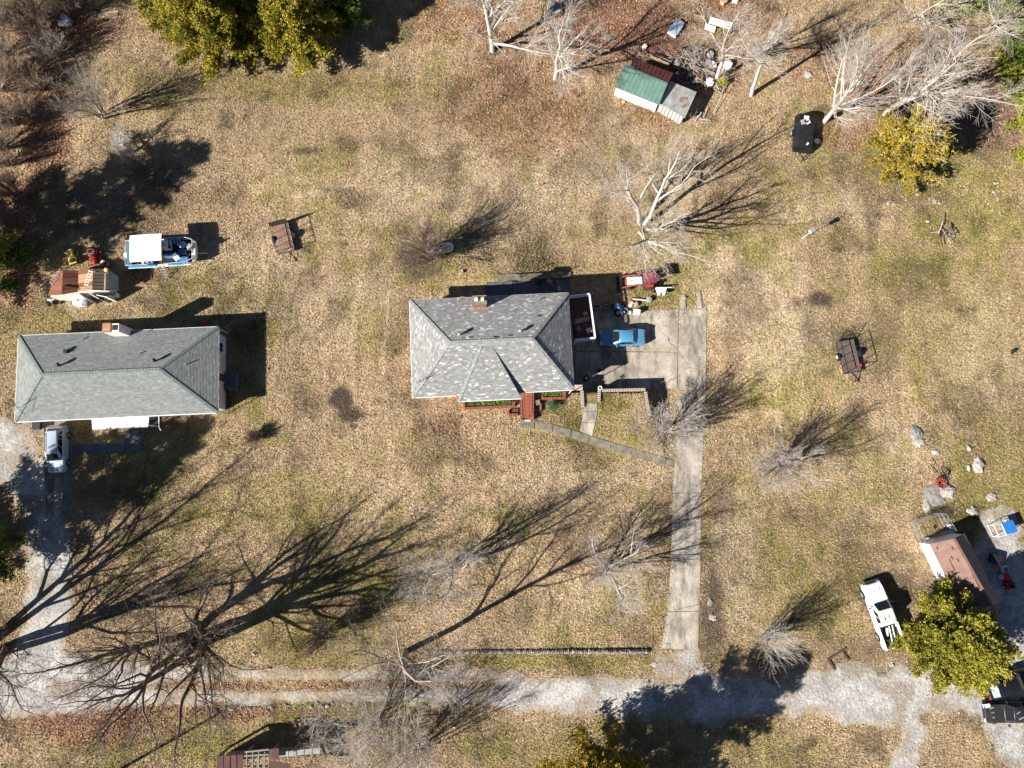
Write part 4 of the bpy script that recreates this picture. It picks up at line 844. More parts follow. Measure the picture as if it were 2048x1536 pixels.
for a in (BR + Vector((-.12, .1, 0)), BL + Vector((.1, .1, 0)), TR + Vector((-.1, -.1, 0))): B().cyl((a.x, a.y, 0), (a.x, a.y, HE1 - .1), .045, n=6).build('downspout', 'white', long_h, True)
# porch roof
pr = [at(183, 836, 2.45), at(298, 831, 2.45), at(296, 852, 2.3), at(185, 858, 2.3)]
po = B().slab(pr[::-1], .08).build('porch_roof', 'white', long_h, True)
for i in range(1, 8): strip(B(), pr[0].lerp(pr[1], i / 8) + Vector((0, 0, .002)), pr[3].lerp(pr[2], i / 8) + Vector((0, 0, .002)), .03, .02).build('seam', 'white', po, True)
strip(B(), pr[3] + Vector((0, -.06, -.1)), pr[2] + Vector((0, -.06, -.1)), .1, .1).build('gutter', 'galv', po, True)
B().tube([pr[1] + Vector((.05, 0, .02)), at(318, 830, 2.3), at(318, 855, 2.2), at(322, 861, 2.1)], .05, 6).build('downspout', 'white', po, True)
for p in (pr[2], pr[3], pr[2].lerp(pr[3], .5)): B().box((p.x, p.y + .1, 1.12), (.1, .1, 2.24)).build('porch_post', 'white', po, True)
B().slab([at(185, 838, .2), at(316, 833, .2), at(314, 852, .2), at(186, 858, .2)][::-1], .4).build('porch_floor', 'dark_concrete', long_h, True)
# side stoop of the long house with its dark mat, the unit beside it
ss = thing('side_stoop', 'dark square stoop at the end wall of the long house', 'stoop', at(462, 762, 0))
B().box((0, 0, .32), (1.6, 1.6, .64)).build('platform', 'dark_concrete', ss); B().box((0, -.9, .2), (1.5, .3, .4)).build('step', 'walkway', ss); B().box((-.85, .1, .5), (.3, 1.1, .06)).build('sill', 'walkway', ss)
pot(464, 758, .16, .3, 'walkway', 'small planter standing on the dark side stoop', up=.64)
rb = thing('back_step', 'low concrete back step of the long house', 'step', at(415, 648, 0)); B().box((0, 0, .12), (2.2, .55, .34)).build('platform', 'walkway', rb)
o = B().box(at(410, 646, .42), (.6, .45, .28)).box(at(410, 646, .58), (.64, .49, .06)).build('cooler', 'red', None, bevel=.02); tag(o, 'dark red cooler on the back step of the long house', 'cooler')
g = gnd(262, 657); t = thing('garden_hose', 'green garden hose coiled beside the white chimney', 'hose', g)
for i in range(4): B().torus((random.uniform(-.05, .05), random.uniform(-.05, .05), .05 + .05 * i), .3 - .03 * i, .02, 18, 5).build('loop', 'dark_green', t)
# its drive strips and dark walk
d1 = thing('drive_strips', 'twin concrete wheel strips in front of the long house', 'driveway', (*gnd(115, 940).xy, 0), kind='structure'); del d1['category']
slab_px([(84, 842), (143, 840), (145, 868), (86, 868)], d1, 'slab', 'walkway'); slab_px([(88, 869), (108, 869), (109, 1030), (92, 1030)], d1, 'strip', 'walkway', 4); slab_px([(124, 869), (145, 869), (143, 1030), (125, 1030)], d1, 'strip', 'walkway', 4); slab_px([(109, 869), (123, 869), (124, 940), (110, 940)], d1, 'strip', 'soil', 4, .02)
d2 = thing('painted_walk', 'dark painted concrete walk from the porch to the drive strips', 'path', (*gnd(220, 890).xy, 0), kind='structure'); del d2['category']
for P in ([(146, 889), (160, 888), (160, 908), (146, 909)], [(161, 888), (249, 887), (250, 906), (161, 908)], [(250, 862), (281, 861), (286, 903), (251, 905)]): slab_px(P, d2, 'slab', 'dark_concrete')
o = B().box(at(74, 852, .35), (.6, .7, .7)).box(at(74, 852, .72), (.65, .75, .05)).build('wheelie_bin', 'black', None, bevel=.02); tag(o, 'dark bin against the front wall of the long house by the drive', 'bin')
o = B().box(at(80, 862, .08), (.9, .8, .12)).build('pallet', 'walkway', None); tag(o, 'flat grey pallet beside the wheel strips', 'pallet')
# ---------------------------------------------------------------- vehicles (x forward, y to the left)
def wheel(parent, c, r, wd, rim='rim', rr=.62):
    x, y, z = c; s = 1 if y > 0 else -1
    t = B().lathe([(r * .6, -wd / 2), (r * .93, -wd / 2), (r, -wd * .3), (r, wd * .3), (r * .93, wd / 2), (r * .6, wd / 2)], c, 20, 'y').build('wheel', 'rubber', parent, smooth=True)
    B().lathe([(r * rr, wd / 2 * s), (r * rr * .9, wd / 2 * s + .012 * s), (r * .25, wd / 2 * s - .02 * s), (r * .15, wd / 2 * s + .02 * s)], c, 14, 'y').build('rim', rim, t, smooth=True)
    return t
def body_shell(st, z0):
    rings = []
    for x, zt, w, wt in st:
        zs = zt - .13; rings.append([Vector(p) for p in ((x, -w * .93, z0), (x, -w, z0 + .22), (x, -w, zs - .12), (x, -w * .975, zs), (x, -wt, zt), (x, -wt * .5, zt + .02), (x, wt * .5, zt + .02), (x, wt, zt), (x, w * .975, zs), (x, w, zs - .12), (x, w, z0 + .22), (x, w * .93, z0))])
    return B().loft(rings)
def house_top(mb, xb, xr, wb, wr, zb, zr):           # greenhouse: base outline at the belt, roof outline above
    (b0, b1), (r0, r1) = xb, xr
    ring0 = [(b0, -wb * .86, zb), (b0 + .1, -wb, zb), (b1 - .15, -wb, zb), (b1, -wb * .82, zb), (b1, wb * .82, zb), (b1 - .15, wb, zb), (b0 + .1, wb, zb), (b0, wb * .86, zb)]
    def rg(s_, z): return [(r0 + (1 - s_) * .0, -wr * .84 * s_, z), (r0 + .12, -wr * s_, z), (r1 - .12, -wr * s_, z), (r1, -wr * .84 * s_, z), (r1, wr * .84 * s_, z), (r1 - .12, wr * s_, z), (r0 + .12, wr * s_, z), (r0, wr * .84 * s_, z)]
    return mb.loft([[Vector(p) for p in ring0], [Vector(p) for p in rg(1., zr - .05)], [Vector(p) for p in rg(.9, zr)]])
def pane(parent, q, m='glass', name='window', inset=.0, lift=.012):
    q = [Vector(p) for p in q]; c = sum(q, Vector()) / len(q); n = (q[1] - q[0]).cross(q[2] - q[0]).normalized()
    q = [c + (p - c) * (1 - inset) + n * lift for p in q]; return B().slab(q, .02, n).build(name, m, parent)
def car(name, label, loc, rz, L, W, hood_z, deck_z, roof_z, paint, xb, xr, deck_x=None, cat='car', wheel_r=.32, glass_r='glass', rim='rim', group=None, rails=False, split=3):
    t = thing(name, label, cat, loc, rz, group); h, w = L / 2, W / 2; belt = max(hood_z, deck_z) - .02
    st = [(-h, deck_z - .22, w * .74, w * .68), (-h + .12, deck_z - .06, w * .9, w * .8), (-h + .5, deck_z, w * .97, w * .84), (xb[0] - .0, deck_z + .01, w, w * .88), (0, belt, w, w * .9), (xb[1], hood_z, w, w * .87), (h - .75, hood_z - .05, w * .97, w * .82), (h - .25, hood_z - .13, w * .88, w * .72), (h - .06, hood_z - .22, w * .74, w * .6), (h, hood_z - .34, w * .62, w * .5)]
    body_shell(st, .2).build('body', paint, t, smooth=True)
    gh = house_top(B(), xb, xr, w * .88, w * .70, belt - .03, roof_z).build('cabin', paint, t, smooth=True)
    wb, wr, zb, zr = w * .88, w * .70, belt + .01, roof_z - .06
    pane(gh, [(xb[1] - .03, -wb * .80, zb), (xb[1] - .03, wb * .80, zb), (xr[1], wr * .82, zr), (xr[1], -wr * .82, zr)], 'glass', 'windscreen', .05)
    pane(gh, [(xb[0] + .03, wb * .82, zb), (xb[0] + .03, -wb * .82, zb), (xr[0], -wr * .82, zr), (xr[0], wr * .82, zr)], glass_r, 'rear_window', .07)
    for s_ in (-1, 1):
        xs = [lerp(xb[0] + .28, xb[1] - .32, k / split) for k in range(split + 1)]
        for k in range(split):
            a, b = xs[k] + .03, xs[k + 1] - .03; f = lambda xx: lerp(xr[0] + .14, xr[1] - .16, (xx - xb[0]) / (xb[1] - xb[0]))
            q = [(a, s_ * wb, zb + .02), (b, s_ * wb, zb + .02), (f(b), s_ * wr, zr), (f(a), s_ * wr, zr)]
            pane(gh, q if s_ < 0 else q[::-1], 'glass', 'side_window')
        B().box((xb[1] - .42, s_ * (w + .09), belt + .06), (.12, .2, .13)).build('mirror', paint, t, bevel=.02)
        B().box((h - .2, s_ * w * .62, hood_z - .2), (.22, .32, .13), -s_ * .3).build('headlight', 'lamp', t, bevel=.02)
        B().box((-h + .06, s_ * w * .66, deck_z - .16), (.12, .3, .16), s_ * .2).build('taillight', 'red_lens', t, bevel=.02)
        B().box((.35, s_ * (w + .01), belt - .16), (.16, .03, .04)).build('door_handle', 'alu', t); B().box((-.5, s_ * (w + .01), belt - .16), (.16, .03, .04)).build('door_handle', 'alu', t)
        if rails: B().tube([(xr[0] + .15, s_ * wr * .86, roof_z + .0), (xr[0] + .25, s_ * wr * .86, roof_z + .06), (xr[1] - .3, s_ * wr * .86, roof_z + .06), (xr[1] - .2, s_ * wr * .86, roof_z)], .022, 6).build('roof_rail', 'black', t)
        for x_ in (h - .92, -h + .95):
            B().cyl((x_, s_ * (w - .1), wheel_r), (x_, s_ * (w + .006), wheel_r), wheel_r + .05, n=20).build('wheel_arch', 'black', t); wheel(t, (x_, s_ * (w - .06), wheel_r), wheel_r, .19, rim)
    B().box((h - .05, 0, .42), (.12, W * .78, .2)).build('bumper', paint, t, bevel=.04); B().box((-h + .02, 0, .42), (.12, W * .8, .22)).build('bumper', paint, t, bevel=.04)
    B().box((h - .02, 0, hood_z - .36), (.06, W * .36, .12)).build('grille', 'black', t)
    for s_ in (-1, 1): B().box((lerp(xb[1], h, .45), s_ * w * .55, hood_z + .005), (h - xb[1] - .75, .03, .02)).build('bonnet_crease', paint, t)
    return t
def place(p1, p2, z=.5):                             # rear and front ends in pixels at bumper height -> ground spot and yaw
    a, b = at(*p1, z), at(*p2, z); m = (a + b) / 2; g = gz(m.x, m.y); a, b = at(*p1, z + g), at(*p2, z + g); m = (a + b) / 2
    return (m.x, m.y, g), math.atan2(b.y - a.y, b.x - a.x), (b - a).length
l_, r_, d_ = place((1292, 674), (1196, 676), .7)
car('parked_car', 'light blue sedan parked on the concrete pad below the deck', (l_[0], l_[1], -DIP + .05), r_, 4.75, 1.8, .92, .98, 1.42, 'blue_paint', (-1.55, 1.05), (-1.02, .35), split=2)
l_, r_, d_ = place((113, 852), (112, 946), .7)
car('parked_car', 'pale silver crossover on the wheel strips before the long house', (l_[0] + .1, l_[1], .05), r_, 4.6, 1.82, 1.02, 1.16, 1.66, 'silver_paint', (-2.12, 1.15), (-1.75, .45), rails=True)
l_, r_, d_ = place((1974, 1382), (2062, 1352), .9)
car('parked_car', 'black utility wagon parked under the large cedar', (l_[0], l_[1], .05), r_, 4.7, 1.85, 1.05, 1.2, 1.75, 'black_paint', (-2.1, 1.1), (-1.6, .45), glass_r='glass_green')
def pickup(label, loc, rz, L, W, paint, hood_z=1.18, roof_z=1.85, rails_z=1.3, cab=(-.55, 1.25), roof=(-.42, .55), bedtop=None, rust=False, load=True):
    t = thing('pickup_truck', label, 'pickup', loc, rz); h, w = L / 2, W / 2; bx = cab[0] - .12
    st = [(bx, rails_z - .05, w * .97, w * .9), (cab[0] + .2, rails_z - .03, w, w * .92), (cab[1], hood_z + .04, w, w * .88), (h - .5, hood_z - .05, w * .97, w * .84), (h - .12, hood_z - .14, w * .9, w * .76), (h, hood_z - .32, w * .82, w * .7)]
    body_shell(st, .38).build('body', paint, t, smooth=True)
    gh = house_top(B(), cab, roof, w * .9, w * .76, rails_z - .1, roof_z).build('cabin', paint, t, smooth=True); zb, zr, wb, wr = rails_z + .02, roof_z - .07, w * .9, w * .76
    pane(gh, [(cab[1] - .05, -wb * .78, zb), (cab[1] - .05, wb * .78, zb), (roof[1], wr * .82, zr), (roof[1], -wr * .82, zr)], 'glass', 'windscreen', .05)
    pane(gh, [(cab[0] + .01, wb * .78, zb), (cab[0] + .01, -wb * .78, zb), (roof[0], -wr * .82, zr), (roof[0], wr * .82, zr)], 'glass', 'rear_window', .1)
    for s_ in (-1, 1):
        for a, b in ((.14, .44), (.5, .82)):
            x0, x1 = lerp(*cab, a), lerp(*cab, b); y0, y1 = lerp(*roof, a), lerp(*roof, min(b + .04, .92)); q = [(x0, s_ * wb, zb), (x1, s_ * wb, zb), (y1, s_ * wr, zr - .02), (y0, s_ * wr, zr - .02)]
            pane(gh, q if s_ < 0 else q[::-1], 'glass', 'side_window')
        B().box((cab[1] - .3, s_ * (w + .12), rails_z + .1), (.1, .22, .2)).build('mirror', 'black', t, bevel=.02)
        B().box((lerp(-h, bx, .5), s_ * (w - .06), (rails_z + .45) / 2 + .05), (bx + h - .02, .12, rails_z - .45)).build('bed_side', paint, t, bevel=.025)
        B().box((h - .1, s_ * w * .68, hood_z - .28), (.16, .34, .18)).build('headlight', 'lamp', t, bevel=.02); B().box((-h + .03, s_ * (w - .1), rails_z - .3), (.08, .16, .34)).build('taillight', 'red_lens', t, bevel=.02)
        for x_ in (h - .95, -h + 1.15):
            B().cyl((x_, s_ * (w - .1), .42), (x_, s_ * (w + .008), .42), .47, n=20).build('wheel_arch', 'black', t); wheel(t, (x_, s_ * (w - .04), .40), .40, .24)
        B().box((-h + 1.15, s_ * (w - .24), .86), (.9, .24, .26)).build('wheel_tub', 'grey_paint', t, bevel=.04)
    B().box((lerp(-h, bx, .5), 0, .7), (bx + h - .02, W - .22, .06)).build('bed_floor', 'grey_paint', t)
    B().box((bx - .04, 0, .97), (.07, W - .22, .56)).build('bulkhead', paint, t); B().box((-h + .03, 0, .95), (.07, W - .24, .56)).build('tailgate', paint, t, bevel=.02)
    B().box((h + .02, 0, .52), (.16, W * .96, .24)).build('bumper', 'alu', t, bevel=.04); B().box((-h - .08, 0, .52), (.16, W * .96, .2)).build('bumper', 'alu', t, bevel=.04)
    B().box((h - .01, 0, hood_z - .36), (.06, W * .5, .26)).build('grille', 'black', t)
    if rust:
        for x0, y0, dx_, dy_ in ((.1, .28, .9, .07), (-.15, .3, .45, .13), (.25, -.12, .8, .05), (-.05, -.14, .35, .09)): B().box((x0, y0, roof_z + .004), (dx_ * .7, dy_, .012), .03).build('rust_streak', 'worn_rust', t)
        for x0, y0 in ((h - .8, -.2), (h - .8, .1), (h - 1.15, -.3), (h - .7, -.45)): B().box((x0, y0, hood_z + .0), (.3, .05, .02)).build('bonnet_vent', 'galv', t)
    return t
l_, r_, d_ = place((1786, 1287), (1744, 1172), .9)
tk = pickup('white pickup with rust streaks on its roof and pipes in the bed', (l_[0], l_[1], .02), r_, 6.2, 1.98, 'white_paint', cab=(-.75, 1.35), roof=(-.65, .62), rust=True)
def in_bed(tk, pts, r, name, label, m, cat):
    L, rz = ROOT[tk.name]; cs, sn = math.cos(rz), math.sin(rz); f = lambda p: Vector((L.x + p[0] * cs - p[1] * sn, L.y + p[0] * sn + p[1] * cs, L.z + p[2]))
    o = B().tube([f(p) for p in pts], r, 7).build(name, m); tag(o, label, cat)
in_bed(tk, [(-2.9, -.35, .8), (-1.0, -.3, 1.42)], .05, 'pipe', 'white pipe leaning on the bulkhead in the pickup bed, closest to the cedar', 'rail_white', 'pipe')
in_bed(tk, [(-3.2, .05, .8), (-1.0, .0, 1.4)], .05, 'pipe', 'white pipe along the middle of the pickup bed', 'rail_white', 'pipe')
in_bed(tk, [(-2.0, .25, .82), (-1.2, .1, 1.1)], .12, 'roll', 'white crumpled roll behind the cab in the pickup bed', 'white', 'roll')
for i in range(5): in_bed(tk, [(-2.7 - .05 * i, -.5 + .2 * i, .78), (-2.35, -.42 + .2 * i, .84)], .05, 'offcut', 'short white offcut lying at the tail of the pickup bed', 'rail_white', 'offcut')
for o in [o for o in bpy.data.objects if o.name.startswith('offcut')]: o['group'] = 'offcuts in the pickup bed'
l_, r_, d_ = place((2085, 1422), (1966, 1427), .9)
pickup('sun-faded black pickup with peeling bonnet beside the black wagon', (l_[0] + .1, l_[1], .02), r_, 5.6, 1.85, 'grey_paint', cab=(-.7, 1.1), roof=(-.6, .45), hood_z=1.05, roof_z=1.7, rails_z=1.15)
L, rz = ROOT['pickup_truck.001']; tr_ = bpy.data.objects['pickup_truck.001']
for i, (x_, y_, a, b) in enumerate(((1.9, .35, .5, .09), (2.0, -.1, .45, .06), (1.7, .1, .3, .05), (2.15, -.5, .4, .1), (-.1, .3, .5, .12), (.1, -.2, .4, .08))): B().box((x_, y_, 1.04 if x_ > 1 else 1.703), (a, b, .012), .1 * i).build('peeled_patch', 'galv', tr_)
B().box((2.45, -.72, .98), (.45, .35, .12), .2).build('front_wing', 'white', tr_, bevel=.03, label='white replacement wing panel')

# ---------------------------------------------------------------- tractor with loader and canopy
l_, r_, d_ = place((1318, 560), (1241, 563), 1.0)
tr = thing('tractor', 'small red tractor with white bonnet, maroon canopy and front loader', 'tractor', l_, r_ )
B().box((.55, 0, 1.0), (1.6, .78, .55)).build('bonnet', 'white_paint', tr, bevel=.08); B().box((.5, 0, .62), (1.9, .45, .35)).build('chassis', 'tractor', tr, bevel=.03); B().box((1.42, 0, .95), (.12, .7, .5)).build('grille', 'tractor', tr, bevel=.03)
B().box((-.55, 0, .72), (.8, .8, .1)).build('platform', 'tractor', tr); se = B().box((-.85, 0, 1.0), (.45, .5, .1)).build('seat', 'black', tr, bevel=.04); B().box((-1.08, 0, 1.2), (.08, .5, .4)).build('seat_back', 'black', se, bevel=.03)
B().torus((-.38, 0, 1.35), .19, .018, 16, 5).build('steering_wheel', 'black', tr); B().cyl((-.2, 0, 1.1), (-.38, 0, 1.35), .02, n=6).build('steering_column', 'black', tr)
for s_ in (-1, 1):
    wheel(tr, (-.95, s_ * .68, .58), .58, .34, 'tractor', .5); wheel(tr, (1.1, s_ * .6, .36), .36, .22, 'tractor', .55)
    B().box((-.95, s_ * .62, 1.2), (.85, .32, .05)).build('mudguard', 'tractor', tr, bevel=.02)
    B().tube([(-.1, s_ * .52, 1.25), (.5, s_ * .56, 1.35), (1.5, s_ * .58, .95), (1.9, s_ * .58, .35)], .06, 6).build('loader_arm', 'tractor', tr)
    for x_ in (-.35, -1.35): B().cyl((x_, s_ * .5, .8), (x_, s_ * .5, 2.08), .03, n=6).build('canopy_post', 'black', tr)
    B().cyl((.2, s_ * .5, 1.0), (1.0, s_ * .58, 1.15), .035, n=6).build('hydraulic_ram', 'alu', tr)
B().loft([[Vector(p) for p in ((1.85, y, .1), (2.25, y, .12), (2.28, y, .16), (1.95, y, .2), (1.9, y, .65), (1.84, y, .65))] for y in (-.78, .78)]).build('bucket', 'black', tr)
cn = B().box((-.85, 0, 2.1), (1.35, 1.2, .05)).build('canopy', 'maroon', tr, bevel=.02)
for i in range(5): B().box((-.85, -.48 + .24 * i, 2.135), (1.3, .05, .03)).build('canopy_rib', 'maroon', cn)
B().cyl((1.0, .15, 1.2), (1.0, .15, 1.75), .035, n=8).build('exhaust', 'black', tr)

# ---------------------------------------------------------------- trailers
def utility_trailer(label, p_tail, p_nose, W, L, deckm, paint, ramp=True, ramp_h=1.3, ramp_tilt=0., planks=8, rail_z=1.3, fender=True):
    l_, r_, d_ = place(p_tail, p_nose, .5); t = thing('utility_trailer', label, 'trailer', l_, r_); h, w = L / 2, W / 2
    for i in range(planks):
        y = -w + (i + .5) * W / planks; B().box((0, y, .5), (L, W / planks - .018, .05)).build('plank', deckm, t)
    fr = B()
    for s_ in (-1, 1): fr.box((0, s_ * w, .44), (L + .06, .07, .12))
    for s_ in (-1, 1): fr.box((s_ * h, 0, .44), (.07, W, .12))
    fr.build('frame', paint, t)
    for s_ in (-1, 1):
        B().box((0, s_ * w, rail_z + .1), (L, .05, .05)).build('side_rail', paint, t)
        for i in range(5): B().box((-h + i * L / 4, s_ * w, (rail_z + .55) / 2 + .04), (.05, .05, rail_z - .4)).build('stake', paint, t)
        wheel(t, (-.15, s_ * (w + .17), .32), .32, .2, 'rim_white')
        if fender: B().loft([[Vector((-.15 + .42 * math.cos(a), s_ * (w + .04 + k), .30 + .42 * math.sin(a))) for a in (0, .5, 1.0, 1.57, 2.1, 2.6, 3.14)] + [Vector((-.15 + .38 * math.cos(a), s_ * (w + .04 + k), .30 + .38 * math.sin(a))) for a in (3.14, 2.1, 1.57, 1.0, 0)] for k in (0, .26)]).build('fender', paint, t)
    B().box((h, 0, rail_z + .1), (.05, W, .05)).build('front_rail', paint, t)
    for s_ in (-1, 1): B().cyl((h, s_ * w * .6, .42), (h + 1.05, 0, .42), .04, n=6).build('tongue', paint, t)
    B().cyl((h + .95, 0, .0), (h + .95, 0, .75), .035, n=8).build('jack', paint, t); B().box((h + 1.12, 0, .44), (.2, .12, .1)).build('coupler', 'galv', t)
    B().cyl((-.15, -w, .32), (-.15, w, .32), .035, n=6).build('axle', 'black', t)
    if ramp:
        a = ramp_tilt; rp = B(); dx_, dz_ = -math.sin(a), math.cos(a)
        P = lambda y, k: Vector((-h - .03 + dx_ * k, y, .5 + dz_ * k))
        for s_ in (-1, 1): rp.cyl(P(s_ * w, 0), P(s_ * w, ramp_h), .03, n=5)
        for k in range(6): rp.cyl(P(-w, ramp_h * k / 5), P(w, ramp_h * k / 5), .022, n=5)
        for i in range(1, 4): rp.cyl(P(-w + i * W / 4, 0), P(-w + i * W / 4, ramp_h), .02, n=5)
        rp.build('ramp_gate', paint, t)
        B().slab([P(-w, .02), P(w, .02), P(w, ramp_h), P(-w, ramp_h)], .012, (math.cos(a), 0, math.sin(a))).build('mesh_panel', 'trailer_deck', t) if ramp_tilt <= 0 else None
    return t
utility_trailer('brown trailer with a tall ramp gate on the grass behind the houses', (560, 447), (574, 506), 1.7, 3.0, 'trailer_pale', 'black', True, 1.5, -.12, 5)
utility_trailer('rust-orange trailer with blackened planks on the open lawn', (1690, 680), (1706, 746), 1.75, 3.3, 'trailer_deck', 'tractor' if 0 else 'black', True, 1.1, .75, 9)
t2 = bpy.data.objects['utility_trailer.001']; B().box((.1, .92, .40), (3.2, .04, .1)).build('orange_rail', 'tractor', t2); B().tube([(1.1, .6, .58), (1.3, .85, .62), (1.0, .95, .7), (1.2, .7, .6), (.9, .8, .6)], .04, 5).build('tie_strap', 'red', t2)
# black tarped trailer
l_, r_, d_ = place((1610, 232), (1603, 308), .5)
bt = thing('tarped_trailer', 'trailer heaped under a black tarpaulin', 'trailer', l_, r_)
rings = []
for i in range(9):
    x_ = -1.95 + i * .46; rings.append([Vector((x_ + random.uniform(-.05, .05), y, z + (random.uniform(-.06, .06) if z > .5 else 0))) for y, z in ((-1.0, .35), (-1.02, .8), (-.75, 1.2), (-.2, 1.28), (.3, 1.25), (.8, 1.15), (1.02, .75), (1.0, .35))])
tp = B().loft(rings).build('tarpaulin', 'tarp', bt, smooth=True)
B().box((0, 0, .4), (3.9, 1.9, .1)).build('frame', 'black', bt)
for s_ in (-1, 1): wheel(bt, (-.1, s_ * 1.12, .34), .34, .2, 'rim_white'); B().cyl((1.95, s_ * .7, .42), (3.0, 0, .42), .045, n=6).build('tongue', 'black', bt)
for i, (x_, y_, a, b, m_) in enumerate(((-1.35, -.1, .75, .5, 'white'), (-1.0, -.35, .55, .6, 'galv'), (-1.05, .1, .4, .45, 'siding'), (1.35, .25, .18, .3, 'white'))): B().box((x_, y_, 1.3), (a, b, .06), .35 * i).build('pale_sheet', m_, tp, bevel=.02)
pot(1633, 284, .3, .2, 'white', 'broken white basin on the grass beside the tarped trailer', 'basin', 'basin', 0)

# small white-framed hitch trailer standing on edge
l_, r_, d_ = place((1298, 583), (1344, 582), .5)
mt = thing('hitch_frame', 'white steel hitch frame on two small wheels near the tractor', 'frame', l_, r_)
B().box((0, .35, .62), (2.3, .07, .07)).build('long_bar', 'white', mt)
for x_, k in ((.3, 1), (-.2, 1)): B().add([Vector((x_ - .35, .33, .6)), Vector((x_ + .35, .33, .6)), Vector((x_ + .18, -.35, .2)), Vector((x_ - .02, -.35, .2)), Vector((x_ - .35, .33, .56)), Vector((x_ + .35, .33, .56)), Vector((x_ + .18, -.35, .16)), Vector((x_ - .02, -.35, .16))], [(0, 1, 2, 3), (7, 6, 5, 4), (0, 4, 5, 1), (1, 5, 6, 2), (2, 6, 7, 3), (3, 7, 4, 0)]).build('gusset', 'white', mt)
for x_ in (.75, -.7): wheel(mt, (x_, -.02, .26), .26, .16, 'galv')

# ---------------------------------------------------------------- boat
l_, r_, d_ = place((257, 512), (398, 503), 1.0)
bo = thing('deck_boat', 'white and blue deck boat with a white bimini top on its trailer', 'boat', l_, r_)
def ring(x, w, zk, zt): return [Vector(p) for p in ((x, -w, zt), (x, -w * .98, zt - .3), (x, -w * .55, zk), (x, w * .55, zk), (x, w * .98, zt - .3), (x, w, zt))]
hull = B(); HB = 1.42
hr = [ring(-3.45, HB * .94, .55, 1.25), ring(-2.0, HB, .5, 1.27), ring(.5, HB, .5, 1.3), ring(2.0, HB * .97, .52, 1.33), ring(2.9, HB * .86, .62, 1.35), ring(3.35, HB * .72, .8, 1.35)]
hull.loft(hr).build('hull', 'white_paint', bo, smooth=True)
for s_ in (-1, 1):
    for a, b in ((-3.3, -1.9), (-1.85, -.6), (.6, 1.5), (1.55, 2.4)): B().box(((a + b) / 2, s_ * (HB - .09), 1.36), (b - a, .2, .03), -s_ * (.06 if a > 1 else 0)).build('stripe', 'boat_stripe', bo)
    B().box((-.3, s_ * (HB - .02), 1.28), (6.4, .10, .1)).build('gunwale', 'white_paint', bo, bevel=.03)
B().box((-.1, 0, 1.345), (6.2, HB * 1.72, .05)).build('deck', 'boat_carpet', bo)
for x_, y_, a, b, m_ in ((-3.15, 0, .55, 2.5, 'boat_blue'), (1.0, .95, 2.0, .5, 'boat_blue'), (1.2, -.45, 1.5, .5, 'boat_blue'), (2.2, -.15, .75, .5, 'boat_blue'), (2.35, -.95, .9, .5, 'boat_blue')):
    s_ = B().box((x_, y_, 1.55), (a, b, .38)).build('bench', m_, bo, bevel=.05)
B().box((.75, .55, 1.75), (.7, .9, .75)).build('console', 'white', bo, bevel=.06); B().torus((.5, .5, 2.15), .18, .015, 14, 5).build('steering_wheel', 'black', bo); B().box((1.05, .55, 1.98), (.1, .8, .35)).build('screen', 'glass', bo)
def lounge(x_, y_, rz, m_):
    c = B().box((x_, y_, 1.72), (.62, .55, .14), rz).build('seat', m_, bo, bevel=.05); B().box((x_ - .3 * math.cos(rz), y_ - .3 * math.sin(rz), 1.95), (.14, .55, .4), rz).build('seat_back', m_, c, bevel=.05)
lounge(2.3, .55, .8, 'silver_paint'); lounge(1.65, -.75, -.9, 'white'); lounge(2.95, .3, 2.2, 'galv')
for i in range(4): B().box((-2.2 + .45 * i, -.95, 1.6), (.3, .4, .4)).build('cushion', ('boat_carpet', 'siding', 'galv', 'boat_blue')[i], bo, bevel=.05)
bi = B().loft([[Vector((x_, y, 3.05 + .10 * (1 - (y / 1.4) ** 2) + (.03 if abs(x_ + .9) < 1.2 else 0) - k)) for y in (-1.38, -.7, 0, .7, 1.38)] + [Vector((x_, y, 3.02 + .10 * (1 - (y / 1.4) ** 2))) for y in (1.38, .7, 0, -.7, -1.38)] for x_, k in ((-2.4, .02), (-1.6, 0), (-.2, 0), (.75, .02))]).build('bimini_top', 'canvas', bo, smooth=True)
for s_ in (-1, 1):
    for a, b in ((-2.2, -1.7), (.55, .0), (-.8, -.8)): B().cyl((b, s_ * 1.3, 1.32), (a, s_ * 1.32, 3.06), .022, n=6).build('bimini_pole', 'alu', bi)
    B().tube([(-3.4, s_ * 1.28, 1.3), (-3.4, s_ * 1.28, 1.95), (-1.2, s_ * 1.36, 1.95), (-1.2, s_ * 1.36, 1.3)], .022, 6).build('rail', 'rail_white', bo)
    B().tube([(.4, s_ * 1.36, 1.3), (.4, s_ * 1.36, 1.9), (2.6, s_ * 1.28, 1.9), (3.25, s_ * 1.0, 1.9), (3.25, s_ * 1.0, 1.35)], .022, 6).build('rail', 'rail_white', bo)
    for x_ in (1.1, 1.8, 2.5): B().cyl((x_, s_ * 1.33, 1.3), (x_, s_ * 1.33, 1.9), .018, n=5).build('rail_post', 'rail_white', bo)
B().tube([(-3.42, -1.28, 1.95), (-3.42, 1.28, 1.95)], .022, 6).build('rail', 'rail_white', bo); B().tube([(3.27, -1.0, 1.9), (3.27, 1.0, 1.9)], .025, 6).build('rail', 'rail_white', bo); B().tube([(3.27, -1.0, 1.6), (3.27, 1.0, 1.6)], .02, 6).build('rail', 'rail_white', bo)
B().box((-3.65, 0, 1.1), (.4, .45, .8)).build('outboard_motor', 'white', bo, bevel=.08)
for s_ in (-1, 1):
    B().box((0, s_ * .75, .42), (6.2, .1, .14)).build('trailer_rail', 'alu', bo)
    for x_ in (-1.2, -.4): wheel(bo, (x_, s_ * 1.12, .32), .32, .2, 'rim_white')
